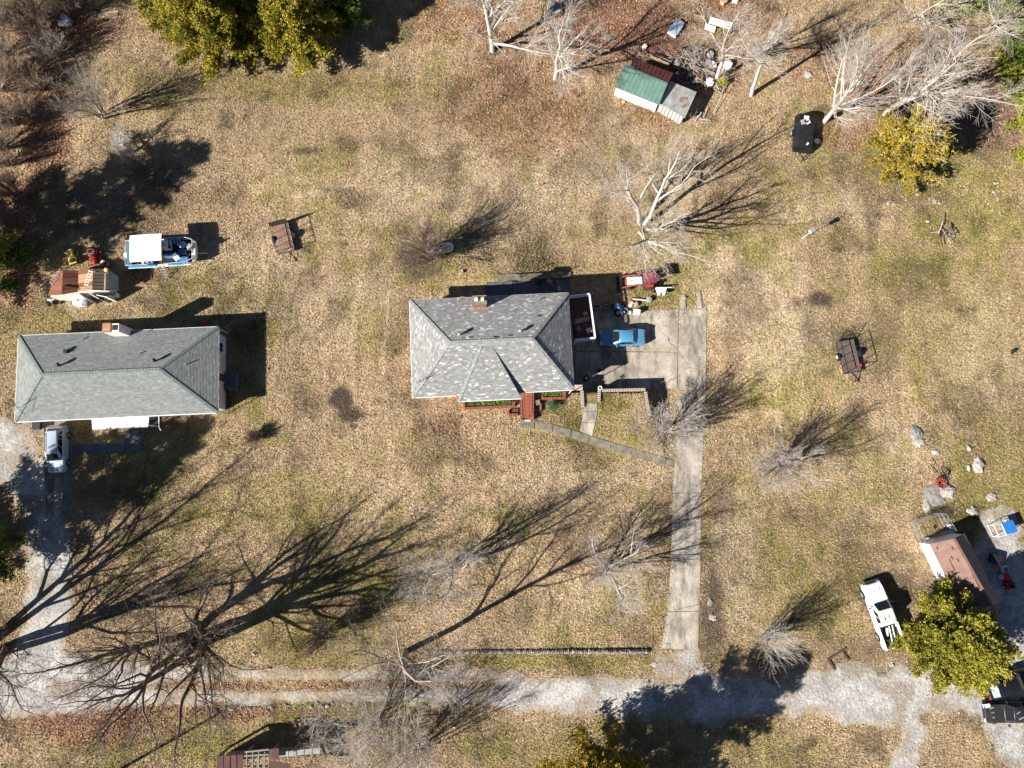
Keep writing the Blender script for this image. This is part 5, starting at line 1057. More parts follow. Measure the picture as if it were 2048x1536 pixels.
B().cyl((3.0, 0, .42), (4.3, 0, .42), .06, n=8).build('trailer_tongue', 'alu', bo); B().cyl((4.05, 0, 0), (4.05, 0, .7), .04, n=8).build('trailer_jack', 'alu', bo)
def ladder(label, a, b, wd, n_, m='alu', name='ladder', r=.03):
    a, b = Vector(a), Vector(b); d = (b - a).normalized(); s_ = d.cross(Vector((0, 0, 1))).normalized() * wd / 2; t = thing(name, label, 'ladder', (a.x, a.y, a.z))
    for k in (-1, 1): B().cyl(a + s_ * k, b + s_ * k, r, n=6).build('stile', m, t, True)
    for i in range(n_): p = a.lerp(b, (i + .5) / n_); strip(B(), p - s_, p + s_, .11, .03).build('rung', m, t, True)
    return t
ladder('aluminium step ladder leaning on the side of the boat', at(334, 558, 0), at(322, 531, 1.45), .45, 5)

# ---------------------------------------------------------------- propane tank
l_, r_, d_ = place((853, 500), (908, 494), .7)
pt = thing('propane_tank', 'silvery propane tank under the loose brown shrub', 'tank', l_, r_)
B().lathe([(.05, -1.38), (.28, -1.32), (.44, -1.15), (.5, -.9), (.5, .9), (.44, 1.15), (.28, 1.32), (.05, 1.38)], (0, 0, .78), 20, 'x').build('vessel', 'tank', pt, smooth=True)
B().lathe([(.2, 0), (.2, .14), (.14, .2), (.03, .22)], (.05, 0, 1.24), 14).build('valve_dome', 'dark_green', pt, smooth=True)
for x_ in (-.8, .8): B().box((x_, 0, .18), (.16, .8, .36)).build('saddle', 'walkway', pt)
# ---------------------------------------------------------------- sheds
def panels(parent, q, n, m, name='roof_panel', gap=.02, rib=True, th=.03, skip=(), ms=None):
    """sheet roofing: q = eave a, eave b, ridge b, ridge a; n sheets side by side, each with its raised seam"""
    q = [Vector(p) for p in q]; out = []
    for i in range(n):
        if i in skip: continue
        a, b = i / n, (i + 1) / n - gap / max((q[1] - q[0]).length, .1); P = [q[0].lerp(q[1], a), q[0].lerp(q[1], b), q[3].lerp(q[2], b), q[3].lerp(q[2], a)]
        mb = B().slab([p + Vector((0, 0, random.uniform(0, .012))) for p in P], th)
        if rib: strip(mb, P[1] + Vector((0, 0, -.005)), P[2] + Vector((0, 0, -.005)), .045, .045)
        out.append(mb.build(name, ms[i % len(ms)] if ms else m, parent, True))
    return out
gs = thing('garden_shed', 'weathered shed roofed in green and dark red sheets with a grey lean-to', 'shed', at(1290, 190, 0))
EZ, GZ = 1.9, 2.75
e0, e1, r0, r1 = at(1228, 174, EZ), at(1317.5, 210, EZ), at(1248, 132, GZ), at(1335, 167.5, GZ)
panels(gs, [e0, e1, r1, r0], 11, 'green_roof')
n0, n1 = at(1265, 116, 2.05), at(1347, 146, 2.05); k0 = r0.lerp(r1, .15)
panels(gs, [n1, n0, k0 + Vector((0, 0, .012)), r1 + Vector((0, 0, .012))], 10, 'red_roof')
q0 = at(1250, 128, 2.6); B().slab([r0 + Vector((.1, .3, -.05)), at(1269, 135, 2.65), at(1268, 139, 2.7), r0 + Vector((.05, 0, .03))], .03).build('loose_sheet', 'galv', gs, True)
strip(B(), r0 + Vector((0, 0, .01)), r1 + Vector((0, 0, .01)), .22, .035).build('ridge_cap', 'green_roof', gs, True)
wv = (e1 - e0).normalized(); nv = Vector((-wv.y, wv.x, 0))
def flat(p, z): return Vector((p.x, p.y, z))
sw0, sw1 = e0 + wv * .2 + nv * .22, e1 - wv * .15 + nv * .22; nw0, nw1 = n0 - nv * .3, n1 - nv * .3 - wv * .1
B().prism([flat(sw0, 0), flat(sw1, 0), flat(nw1, 0), flat(nw0, 0)], -.1, EZ - .03).build('wall', 'white_wood', gs, True)
B().add([flat(sw1, EZ - .04), flat(nw1, EZ - .04), flat(r1, GZ - .06) - wv * .15, flat(sw0, EZ - .04), flat(nw0, EZ - .04), flat(r0, GZ - .06) + wv * .15], [(0, 1, 2), (3, 5, 4), (0, 2, 5, 3), (1, 4, 5, 2)]).build('gable', 'white_wood', gs, True)
l0, l1, l2, l3 = at(1319, 207.5, 1.62), at(1369.5, 236, 1.62), at(1393, 184, 1.85), at(1342, 163, 1.85)
panels(gs, [l0, l1, l2, l3], 13, 'galv', 'lean_to_panel', .015)
for i, (a, b) in enumerate(((.72, .62), (.8, .35), (.62, .5))):
    p = l0.lerp(l1, a).lerp(l3.lerp(l2, a), b); B().box(p + Vector((0, 0, .05)), (.5, .3, .03), .6 * i).build('rust_patch', 'worn_rust', gs, True)
lw = [flat(l0 + nv * .12, 0), flat(l1 + nv * .12 - wv * .12, 0), flat(l2 - nv * .15 - wv * .12, 0), flat(l3 - nv * .15, 0)]
B().prism(lw, -.1, 1.56).build('lean_to_wall', 'grey_wood', gs, True)
A, E = flat(l0, 0) + nv * .1, flat(l1, 0) + nv * .1 - wv * .1
for i in range(22):
    p = A.lerp(E, (i + .5) / 22); B().box((p.x, p.y, .78), (.085, .05, 1.58), math.atan2(wv.y, wv.x)).build('wall_slat', 'white_wood' if i % 3 else 'galv', gs, True)
o = B().slab([at(1257, 209, .1), at(1274, 216, .1), at(1272, 223, .1), at(1255, 216, .1)][::-1], .1).build('door_slab', 'walkway'); tag(o, 'flat grey slab on the grass before the green-roofed shed', 'slab')
pot(1246, 206, .14, .2, 'yellow_plastic', 'yellow bucket at the white wall of the green-roofed shed', 'bucket', 'bucket', 0)

rs = thing('rusty_shed', 'pair of joined sheds under rusty red and brown sheet roofs', 'shed', at(170, 575, 0))
RZs, EZs = 2.75, 2.05
panels(rs, [at(96, 591, EZs), at(109, 552, EZs), at(126, 540, RZs), at(123.5, 589, RZs)], 3, 'rust', 'roof_sheet')
panels(rs, [at(156, 541, 2.3), at(156, 584, 2.3), at(124, 589, RZs), at(126.5, 540, RZs)][::1], 6, 'rust', 'roof_sheet', ms=['rust', 'red_roof', 'rust'])
panels(rs, [at(156, 584, 2.3), at(157, 541, 2.3), at(186.5, 538, 2.85), at(184, 580, 2.85)], 5, 'rust_light', 'roof_sheet', ms=['rust_light', 'rust', 'rust_light', 'rust_light', 'rust'])
panels(rs, [at(219, 538, 2.2), at(216, 581, 2.2), at(184.5, 580, 2.85), at(187, 538, 2.85)], 6, 'ply', 'roof_sheet')
panels(rs, [at(236, 553, 1.5), at(238, 580, 1.3), at(217, 580, 2.15), at(220, 541, 2.15)], 4, 'galv', 'lean_to_sheet')
strip(B(), at(211, 547, 2.42), at(210, 581, 2.42), .12, .06).build('batten', 'galv', rs, True)
B().prism([at(102, 592, 1.9).xy, at(214, 580, 1.9).xy, at(215, 545, 1.9).xy, at(110, 550, 1.9).xy], -.1, 1.98).build('wall', 'white_wood', rs, True)
sw = [at(100, 592, 1.95), at(157, 587, 1.95)]
for i in range(4):
    a, b = sw[0].lerp(sw[1], i / 4 + .01), sw[0].lerp(sw[1], (i + 1) / 4 - .01); B().slab([a + Vector((0, -.07, 0)), b + Vector((0, -.07, 0)), Vector((b.x, b.y - .07, .05)), Vector((a.x, a.y - .07, .05))], .05, (0, -1, 0)).build('wall_board', 'white_wood', rs, True)
for px_, rz_, z_ in ((166, -.7, 1.0), (190, -.5, 1.0), (206, -.2, 1.0)):
    p = at(px_, 588, 1.7); B().box((p.x, p.y - .25, z_), (1.15, .05, 1.85), rz_).build('open_door', 'white', rs, True)
ladder('pale aluminium ladder lying on the rust-red shed roof', at(100, 569, 2.25), at(117, 549, 2.65), .35, 4, 'alu', 'ladder', .02)
ladder('white-runged ladder lying across the streaked rusty roof', at(174, 573, 2.65), at(184, 541, 2.82), .55, 6, 'white', 'ladder', .035)
o = B().lathe([(.16, 0), (.2, .04), (.2, .3), (.1, .36)], at(215, 541, 2.3), 14).build('bucket', 'yellow_plastic', smooth=True); tag(o, 'yellow upturned bucket on the plywood-brown shed roof', 'bucket')
o = B().cyl(at(127, 571, 2.78), at(158, 579, 2.45), .05, n=6).build('pole', 'black'); tag(o, 'dark pole lying across the rust-red shed roof', 'pole')
t = thing('water_tank', 'white plastic water tank standing before the rusty shed', 'tank', gnd(166, 606)); B().box((0, 0, .5), (1.0, .9, 1.0)).build('body', 'white', t, bevel=.12); B().lathe([(.16, 0), (.16, .08), (.05, .1)], (0, 0, 1.0), 12).build('cap', 'galv', t)
for i, (px_, py_, r_, h_) in enumerate(((219, 597, .28, .6), (228, 597, .26, .7), (236, 592, .27, .75))):
    t = thing('barrel', ('low white barrel nearest the rusty shed doors', 'white barrel between two others at the shed corner', 'white barrel with grey lid at the shed corner')[i], 'barrel', gnd(px_, py_)); B().lathe([(r_ * .9, 0), (r_, h_ * .3), (r_, h_ * .7), (r_ * .9, h_)], (0, 0, 0), 14).build('body', 'white', t, smooth=True); B().lathe([(r_ * .8, 0), (r_ * .8, .04), (r_ * .3, .06)], (0, 0, h_), 14).build('lid', ('white', 'white', 'galv')[i], t)
t = thing('kettle_grill', 'black kettle grill before the rusty shed', 'grill', gnd(106, 611)); B().lathe([(.05, .5), (.22, .56), (.3, .72), (.3, .76), (.22, .92), (.05, .97)], (0, 0, 0), 14).build('bowl', 'black', t, smooth=True)
for k in range(3): B().cyl((.1 * math.cos(k * 2.1), .1 * math.sin(k * 2.1), .58), (.3 * math.cos(k * 2.1), .3 * math.sin(k * 2.1), 0), .015, n=5).build('leg', 'black', t)
for i, (px_, py_, m_, lb) in enumerate(((104, 603, 'white', 'white jug by the rusty shed wall'), (113, 606, 'red_roof', 'dark red toolbox by the rusty shed wall'), (124, 604, 'old_red', 'brown crate by the rusty shed wall'), (110, 600, 'siding', 'pale crate by the rusty shed wall'))):
    g = gnd(px_, py_); o = B().box((g.x, g.y, .2), (.35, .3, .38), i * .4).box((g.x, g.y, .41), (.38, .33, .03), i * .4).build(('jug', 'toolbox', 'crate', 'crate')[i], m_, bevel=.03); tag(o, lb, ('jug', 'toolbox', 'crate', 'crate')[i])
def mower(label, p, rz, paint, seat='black', hood=None, W=.9, name='riding_mower', canopy=None):
    t = thing(name, label, 'mower', p, rz)
    B().box((.45, 0, .55), (.75, .5, .35)).build('bonnet', hood or paint, t, bevel=.07); B().box((-.15, 0, .4), (1.3, .42, .14)).build('chassis', 'black', t); B().box((.02, 0, .2), (.85, W + .15, .14)).build('mowing_deck', paint, t, bevel=.05)
    B().box((-.45, 0, .55), (.65, .8, .2)).build('rear_fender', paint, t, bevel=.06); s_ = B().box((-.42, 0, .7), (.42, .42, .1)).build('seat', seat, t, bevel=.04); B().box((-.62, 0, .88), (.08, .42, .34)).build('seat_back', seat, s_, bevel=.03)
    B().torus((.05, 0, .92), .15, .015, 14, 5).build('steering_wheel', 'black', t); B().cyl((.12, 0, .65), (.05, 0, .92), .018, n=5).build('steering_column', 'black', t)
    for s2 in (-1, 1): wheel(t, (-.5, s2 * .43, .24), .24, .2, 'rim_white'); wheel(t, (.6, s2 * .38, .18), .18, .14, 'rim_white')
    return t
mower('faded yellow riding mower in the shade of the tall cedar', gnd(150, 517), 1.9, 'yellow', 'black'); mower('bright red riding mower behind the rusty shed', gnd(193, 516), -1.5, 'red', 'galv')
pot(191, 504, .42, .5, 'red', 'red tub standing behind the bright red mower', 'tub', 'tub', 0)
g = gnd(214, 529); t = thing('toy_car', 'pink and grey plastic ride-on toy car near the boat', 'toy', g, -.4); B().box((0, 0, .32), (.75, .45, .25)).build('body', 'pink', t, bevel=.07); B().box((-.32, 0, .36), (.25, .46, .22)).build('boot', 'siding', t, bevel=.05); B().box((.1, 0, .5), (.04, .36, .18)).build('screen', 'glass', t)
for a in (-1, 1):
    for b in (-1, 1): wheel(t, (.25 * a, .22 * b, .14), .14, .09, 'rim_white')

bs = thing('tool_shed', 'shed with faded brown sheet roof and white walls beside the gravel yard', 'shed', at(1905, 1140, 0))
we, rd, ee = 2.0, 2.85, 2.0
w0, w1, g0, g1, x0_, x1_ = at(1859, 1088, we), at(1925, 1222, we), at(1908, 1077, rd), at(1984, 1213, rd), at(1929, 1066, ee), at(2000, 1205, ee)
panels(bs, [w0, w1, g1, g0], 7, 'brown_roof', 'roof_panel', .01, False); panels(bs, [x1_, x0_, g0 + Vector((0, 0, .01)), g1 + Vector((0, 0, .01))], 7, 'brown_roof', 'roof_panel', .01, False)
strip(B(), g0 + Vector((0, 0, .012)), g1 + Vector((0, 0, .012)), .25, .03).build('ridge_cap', 'brown_roof', bs, True)
ux = (w1 - w0).normalized(); uy = Vector((-ux.y, ux.x, 0))
a0, a1, b0_, b1_ = flat(w0 + ux * .1 + uy * .12, 0), flat(w1 - ux * .1 + uy * .12, 0), flat(x0_ + ux * .1 - uy * .12, 0), flat(x1_ - ux * .1 - uy * .12, 0)
B().prism([a0, a1, b1_, b0_], -.1, we - .04).build('wall', 'white', bs, True)
for i in range(9):
    p = a0.lerp(a1, (i + .5) / 9); B().box((p.x - uy.x * .02, p.y - uy.y * .02, .97), ((a1 - a0).length / 9 - .03, .05, 1.9), math.atan2(ux.y, ux.x)).build('wall_board', 'white', bs, True)
B().add([flat(a0, we - .05), flat(b0_, we - .05), flat(g0 + ux * .1, rd - .08), flat(a1, we - .05), flat(b1_, we - .05), flat(g1 - ux * .1, rd - .08)], [(0, 1, 2), (3, 5, 4), (0, 2, 5, 3), (1, 4, 5, 2)]).build('gable', 'siding', bs, True)
for a, b in ((.08, .2), (.12, .75), (.3, .72), (.25, .55)):
    p = w0.lerp(w1, a).lerp(g0.lerp(g1, a), b); B().box(p + Vector((0, 0, .03)), (.3, .07, .03), math.atan2(ux.y, ux.x)).build('slot', 'black', bs, True)
for a, b, ln in ((.35, .42, 1.2), (.62, .93, 1.6)):
    p = w0.lerp(w1, a).lerp(g0.lerp(g1, a), b); B().box(p + Vector((0, 0, .035)), (ln, .07, .03), math.atan2(ux.y, ux.x)).build('lap_seam', 'old_red', bs, True)
# wire kennel at its end
kn = thing('wire_kennel', 'wire dog kennel of pale pipe panels at the end of the brown-roofed shed', 'kennel', at(1878, 1072, 0))
kc = [at(1834, 1046, 1.7), at(1893, 1028, 1.7), at(1914, 1062, 1.7), at(1852, 1088, 1.7)]
for i in range(4):
    A, E = kc[i], kc[(i + 1) % 4]
    for z in (0, -.85, -1.6): B().cyl(A + Vector((0, 0, z)), E + Vector((0, 0, z)), .014, n=6).build('pipe_rail', 'galv', kn, True)
    k_ = 3
    for j in range(k_): p = A.lerp(E, j / k_); B().cyl((p.x, p.y, 0), (p.x, p.y, 1.74), .018, n=6).build('pipe_post', 'galv', kn, True)
    wm = B(); nl_ = int((E - A).length / .22)
    for j in range(1, nl_): p = A.lerp(E, j / nl_); wm.cyl((p.x, p.y, .05), (p.x, p.y, 1.7), .006, n=3, caps=False)
    for j in range(1, 8): wm.cyl(flat(A, .05 + j * .21), flat(E, .05 + j * .21), .006, n=3, caps=False)
    o = wm.build('wire_mesh', 'alu', kn, True); o['kind'] = 'stuff'
pot(1853, 1078, .17, .3, 'white', 'white bucket in the near-wall corner of the kennel', 'bucket', 'bucket', 0); pot(1895, 1052, .19, .34, 'white', 'white bucket at the yard side of the kennel', 'bucket', 'bucket', 0); pot(1868, 1054, .16, .12, 'black', 'black food bowl on the kennel floor', 'bowl', 'bowl', 0)
# blue tarped hutch
ht = thing('rabbit_hutch', 'low wire hutch half covered by a bright blue tarpaulin', 'hutch', at(2010, 1058, 0))
hc = [at(1988, 1052, 1.0), at(2023, 1041, 1.0), at(2034, 1063, 1.0), at(1998, 1074, 1.0)]
for i in range(4):
    A, E = hc[i], hc[(i + 1) % 4]
    for z in (0, -.9): B().cyl(A + Vector((0, 0, z)), E + Vector((0, 0, z)), .03, n=6).build('frame_bar', 'rail_white', ht, True)
    B().cyl((A.x, A.y, 0), (A.x, A.y, 1.02), .03, n=6).build('corner_post', 'rail_white', ht, True)
m0, m1 = hc[0].lerp(hc[1], .4), hc[3].lerp(hc[2], .4); B().slab([m1 + Vector((0, 0, .06)), hc[2] + Vector((.08, 0, .05)), hc[1] + Vector((.08, .05, .05)), m0 + Vector((0, 0, .06))], .04).build('tarpaulin', 'blue_tarp', ht, True)
B().cyl(m0 + Vector((0, 0, .04)), m1 + Vector((0, 0, .04)), .04, n=6).build('frame_bar', 'rail_white', ht, True)
mower('red riding mower parked on the shaded gravel yard', gnd(2010, 1160), 1.9, 'red', 'black')
o = B().box(at(1992, 1119, .3), (1.1, .9, .55), -.25).box(at(1992, 1119, .6), (1.16, .96, .05), -.25).build('storage_box', 'black', bevel=.04); tag(o, 'black storage box on the shaded gravel yard', 'box')
t = thing('wash_tub', 'white rectangular tub on the gravel beside the red mower', 'tub', gnd(2007, 1140), .15); B().box((0, 0, .2), (.55, .85, .4)).build('body', 'white', t, bevel=.05); B().box((0, 0, .4), (.4, .68, .03)).build('inside', 'boat_blue', t)
t = thing('water_bucket', 'pale blue round lid of a bucket on the gravel yard', 'bucket', gnd(1998, 1153)); B().lathe([(.22, 0), (.27, .4), (.25, .42)], (0, 0, 0), 16).build('body', 'blue_plastic', t, smooth=True); B().lathe([(.28, .41), (.28, .45), (.1, .46)], (0, 0, 0), 16).build('lid', 'silver_paint', t)

# ruined barn at the lane
bn = thing('ruined_barn', 'ruined barn with red sheet roof stripped to bare rafters in the middle', 'barn', at(540, 1590, 0))
bz, br_ = 2.6, 3.3
panels(bn, [at(432, 1600, br_), at(488, 1600, br_), at(486, 1509, bz), at(434, 1513, bz)], 4, 'old_red', 'roof_sheet')
panels(bn, [at(538, 1520, bz + .12), at(558, 1519, bz + .12), at(558, 1496, bz), at(538, 1499, bz)], 3, 'old_red', 'roof_sheet', rib=False)
panels(bn, [at(538, 1600, br_), at(586, 1600, br_), at(580, 1527, bz + .1), at(538, 1521, bz + .1)], 2, 'old_red', 'roof_sheet', rib=False)
panels(bn, [at(560, 1514, bz - .2), at(640, 1507, bz - .2), at(640, 1495, bz - .3), at(562, 1504, bz - .3)], 5, 'galv', 'roof_sheet')
for px_ in (494, 506, 518, 530): strip(B(), at(px_, 1503, bz - .1), at(px_ + 1, 1600, br_ - .1), .09, .12).build('rafter', 'grey_wood', bn, True)
for a, b in (((490, 1504), (538, 1499)), ((488, 1524), (527, 1517)), ((488, 1532), (536, 1532)), ((488, 1512), (538, 1509))): strip(B(), at(*a, bz + .05), at(*b, bz + .05), .14, .04).build('purlin', 'grey_wood', bn, True)
for px_ in (436, 488, 540, 585, 640): p = at(px_, 1512 - (px_ - 436) * .08, bz); B().box((p.x, p.y - .15, bz / 2 - .05), (.18, .18, bz)).build('post', 'grey_wood', bn, True)
A, E = at(438, 1516, bz), at(638, 1499, bz); mid = (A + E) / 2; B().box((mid.x, mid.y - .35, 1.2), ((E - A).length, .08, 2.3), math.atan2(E.y - A.y, E.x - A.x)).build('wall', 'grey_wood', bn, True)
# utility pole just beyond the frame
g = gnd(222, 1549); t = thing('utility_pole', 'tall timber utility pole at the edge of the lane', 'pole', g); B().cyl((0, 0, -.3), (0, 0, 7.6), .16, .11, 10).build('shaft', 'grey_wood', t); B().box((0, 0, 7.2), (1.6, .1, .12), -.9).build('crossarm', 'grey_wood', t)
for s_ in (-.6, .6): B().lathe([(.03, 0), (.05, .06), (.05, .14), (.02, .17)], (s_ * math.cos(-.9), s_ * math.sin(-.9), 7.26), 8).build('insulator', 'white', t)
# pole with a small box
g = gnd(1604, 478); t = thing('birdhouse_pole', 'slim pole carrying a small white birdhouse on the open lawn', 'birdhouse', g); B().cyl((0, 0, 0), (0, 0, 2.3), .035, n=8).build('pole', 'rail_white', t); b_ = B().box((0, 0, 2.5), (.42, .34, .42), .5).build('house', 'white_wood', t); B().box((0, 0, 2.74), (.54, .46, .05), .5).build('roof', 'galv', b_)

# ---------------------------------------------------------------- stones
def rock(label, px_, py_, rx, ry, rz_, m='stone', seed=0, name='boulder', group=None, parent=None, a=0.):
    rn = random.Random(seed); g = gnd(px_, py_); n = 12; mb = B(); P = []
    prof = [(1.0, -.15), (1.02, .25), (.86, .62), (.55, .9), (.2, 1.0)]; off = [rn.uniform(.75, 1.2) for _ in range(n)]
    for r_, h_ in prof:
        for i in range(n):
            th = 2 * math.pi * i / n + a; k = r_ * off[i] * rn.uniform(.9, 1.1); P.append(Vector((g.x + rx * k * math.cos(th) , g.y + ry * k * math.sin(th), g.z + rz_ * h_ * rn.uniform(.8, 1.2))))
    m_ = len(prof); mb.add(P, [(k * n + i, k * n + (i + 1) % n, (k + 1) * n + (i + 1) % n, (k + 1) * n + i) for k in range(m_ - 1) for i in range(n)] + [tuple(range((m_ - 1) * n, m_ * n))])
    o = mb.build(name, m, parent, True)
    if parent is None: tag(o, label, 'rock', group)
    return o
for i, (x_, y_, a, b, h_, lb) in enumerate(((1832, 868, .75, .9, .25, 'broad grey ledge rock showing through the lawn below the rust-orange trailer'), (1838, 884, .6, .45, .2, 'low pale rock touching the broad grey ledge rock'), (1956, 930, .6, .8, .3, 'pale upright boulder uphill of the red hose'), (1938, 897, .25, .25, .2, 'small white stone uphill of the pale boulder'), (1937, 936, .2, .35, .2, 'narrow stone beside the pale upright boulder'),
    (1868, 988, .95, 1.1, .2, 'large grey ledge rock under the red hose'), (1893, 982, .9, .75, .28, 'bright white ledge rock beside the red hose'), (1852, 1012, .4, .8, .12, 'thin strip of pale rock before the kennel'), (1983, 994, .5, .45, .2, 'knobbly pale rock between the hutch and the red hose'), (1945, 1022, .6, .45, .22, 'bright rubble rock at the kennel corner'), (1872, 905, .4, .3, .15, 'flat pale stone near the dark hose loop'),
    (1616, 150, .45, .4, .2, 'crumbly white stone near the slender pale tree'), (1562, 853, .16, .16, .15, 'small white stone by the lone bare shrub'), (1540, 1420, .5, .4, .12, 'pale rock in the lane near the bare shrub'), (1785, 1330, .25, .2, .15, 'white stone on the gravel below the white pickup'), (1420, 1205, .3, .45, .12, 'pale rock beside the driveway'), (1425, 1235, .4, .35, .12, 'pale crumbled rock beside the foot of the driveway'), (508, 1308, .2, .16, .15, 'lone white stone beside the huge dark tree'), (1370, 596, .2, .2, .25, 'pale block by the driveway edging'), (1333, 1290, .5, .25, .1, 'broken concrete at the foot of the driveway'), (1309, 1328, .35, .25, .12, 'white stone where driveway meets lane'))):
    rock(lb, x_, y_, a, b, h_, 'stone_grey' if i in (0, 5, 15) else 'stone', 300 + i)
for i in range(26):
    x_ = 425 + i * 11 + random.uniform(-4, 4); y_ = 1424 - i * .75 + random.uniform(-5, 5)
    if 500 < x_ < 540 and i % 2: continue
    s_ = random.uniform(.10, .24) * (1.3 if i < 6 else 1); rock('rough grey stone in the loose row along the lane', x_, y_, s_, s_ * .8, s_ * .7, 'stone_grey' if i % 3 else 'stone', 400 + i, 'lane_stone', 'stones lined up along the lane')
for i, (x_, y_) in enumerate([(1850 + random.gauss(0, 70), 412 + random.gauss(0, 14)) for _ in range(16)] + [(1990 + random.gauss(0, 26), 380 + random.gauss(0, 20)) for _ in range(9)]):
    s_ = random.uniform(.07, .2); rock('small pale stone scattered in the scrub by the twiggy cedar', x_, y_, s_, s_ * .8, s_ * .6, 'stone', 450 + i, 'field_stone', 'pale stones in the scrub')
sw_ = thing('stone_wall', 'low dry stone wall along the lane edge of the front lawn', 'wall', (*gnd(1075, 1302).xy, 0))
for i in range(110):
    f = (i + .5) / 110; x_ = 850 + 448 * f; s_ = random.uniform(.13, .17); hh = (.16 + .22 * f) * random.uniform(.85, 1.1)
    o = rock(None, x_, 1303.5 - 1.5 * f + random.uniform(-.6, .6), s_, random.uniform(.16, .22), hh, 'stone_grey' if i % 4 else 'stone', 500 + i, 'stone', None, sw_)

# ---------------------------------------------------------------- hoses, piles, sheets, odds and ends
def coil(label, px_, py_, m, Rr, n_, r, name='hose', sx=1.4):
    g = gnd(px_, py_); t = thing(name, label, 'hose', g); rn = random.Random(px_)
    for i in range(n_):
        cx_, cy_, rr, rot = rn.gauss(0, .12), rn.gauss(0, .12), Rr * rn.uniform(.6, 1.1), rn.uniform(0, 3.14)
        P = [Vector((cx_ + rr * sx * math.cos(a) * math.cos(rot) - rr * .7 * math.sin(a) * math.sin(rot), cy_ + rr * sx * math.cos(a) * math.sin(rot) + rr * .7 * math.sin(a) * math.cos(rot), .22 + .03 * i + .02 * math.sin(3 * a))) for a in np.linspace(0, 6.2, 16)]
        B().tube(P, r, 5).build('loop', m, t)
    return t
coil('tangled red hose heaped on the white ledge rock', 1877, 966, 'hose_red', .42, 9, .03); coil('loose black hose loops beside the red hose', 1884, 948, 'black', .45, 3, .025)
g = gnd(1868, 925); t = thing('hose', 'black hose end trailing over the lawn uphill of the red hose', 'hose', g); B().tube([Vector(p) for p in ((.3, -1.0, .05), (-.2, -.5, .06), (.1, .0, .05), (-.25, .35, .06), (.35, .8, .06), (.5, 1.0, .05))], .025, 5).build('length', 'black', t)
coil('dark hose ring lying on the parking pad by the brick wall', 1312, 774, 'black', .55, 2, .02, sx=1.2)
def stick_pile(name, label, cat, px_, py_, n_, ln, rad, mats, spread, h=.4, seed=1, flat_=.25):
    rn = random.Random(seed); g = gnd(px_, py_); t = thing(name, label, cat, g)
    for i in range(n_):
        a = rn.uniform(0, 6.28); c_ = Vector((rn.gauss(0, spread), rn.gauss(0, spread), rn.uniform(.08, h))); d = Vector((math.cos(a), math.sin(a), rn.uniform(-flat_, flat_))) * rn.uniform(*ln) / 2; p, q = c_ - d, c_ + d; p.z = max(p.z, .03); q.z = max(q.z, .03)
        B().cyl(p, q, rn.uniform(*rad), n=6).build('stick', rn.choice(mats), t)
    return t
stick_pile('brush_pile', 'small dark brush pile on the upper lawn', 'brush pile', 1883, 468, 22, (.6, 1.8), (.02, .06), ['bark_dark', 'twig_brown', 'bark_pale', 'black'], .45, .5, 3)
stick_pile('branch_heap', 'heap of cut branches in the shadow behind the grey lean-to', 'branch heap', 1400, 152, 60, (1., 2.6), (.02, .05), ['bark_dark', 'bark_pale', 'twig_brown', 'grey_wood', 'black'], 1.1, .7, 4)
stick_pile('branch_heap', 'pale tangled branches at the foot of the junk by the lean-to', 'branch heap', 1432, 172, 22, (.9, 2.2), (.02, .05), ['bark_pale', 'bark_white', 'grey_wood'], .8, .5, 5)
stick_pile('branch_heap', 'dark twig heap behind the red shed roof', 'branch heap', 1366, 122, 44, (.8, 2.2), (.02, .05), ['bark_dark', 'black', 'twig_brown', 'bark_grey'], .9, .6, 6)
stick_pile('branch_heap', 'broken boards lying beyond the lean-to corner', 'board heap', 1398, 236, 9, (.6, 1.6), (.03, .06), ['grey_wood', 'bark_white', 'dark_wood'], .5, .3, 7)
lm = [((1268, 103), (1274, 92), .6), ((1276, 108), (1335, 130), .9), ((1298, 108), (1343, 124), .7), ((1300, 112), (1338, 128), 1.0), ((1268, 96), (1290, 116), .8), ((1385, 131), (1430, 147), .7), ((1384, 134), (1428, 150), .5), ((1428, 178), (1443, 187), .3), ((1443, 187), (1460, 156), .25)]
for i, (a, b, z) in enumerate(lm):
    A, E = at(*a, z), at(*b, z); o = strip(B(), A, E, .13, .05).cyl(flat(A, 0), A, .03, n=5).cyl(flat(E, 0), E, .03, n=5).build('lumber_board', 'lumber' if i % 2 else 'grey_wood'); tag(o, 'long weathered board propped among the junk behind the shed', 'board', 'boards behind the shed')
jk = [(1288, 96, 'white', 'crumpled white can behind the shed ridge', .3), (1415, 128, 'galv', 'grey metal scrap beside the junk tree', .4), (1425, 133, 'white', 'white scrap bin beside the junk tree', .4), (1453, 133, 'white', 'square white panel beyond the junk tree', .5), (1418, 168, 'white', 'white sheeting heaped at the junk edge', .5), (1380, 152, 'siding', 'round pale lid in the dark junk yard', .25), (1354, 148, 'white', 'small white tin in the dark junk yard', .2), (1393, 160, 'lumber', 'tan crate in the dark junk yard', .3), (1352, 130, 'galv', 'grey appliance at the red roof corner', .45), (1420, 112, 'galv', 'silver tangle of wire behind the junk', .4), (1447, 6, 'lumber', 'round tan drum under the pale tree', .45), (1470, 2, 'white', 'white drum under the pale tree', .4)]
for i, (x_, y_, m_, lb, s_) in enumerate(jk):
    g = gnd(x_, y_); nm = lb.split()[1] if 0 else 'scrap_piece'; rn = random.Random(i)
    n = 7; mb = B(); rings = [[Vector((g.x + s_ * rn.uniform(.7, 1.1) * math.cos(2 * math.pi * k / n), g.y + s_ * rn.uniform(.6, 1.) * math.sin(2 * math.pi * k / n), g.z + z * s_)) for k in range(n)] for z in (0, .6, 1.1)]; mb.loft(rings)
    o = mb.build(nm, m_); tag(o, lb, 'scrap')
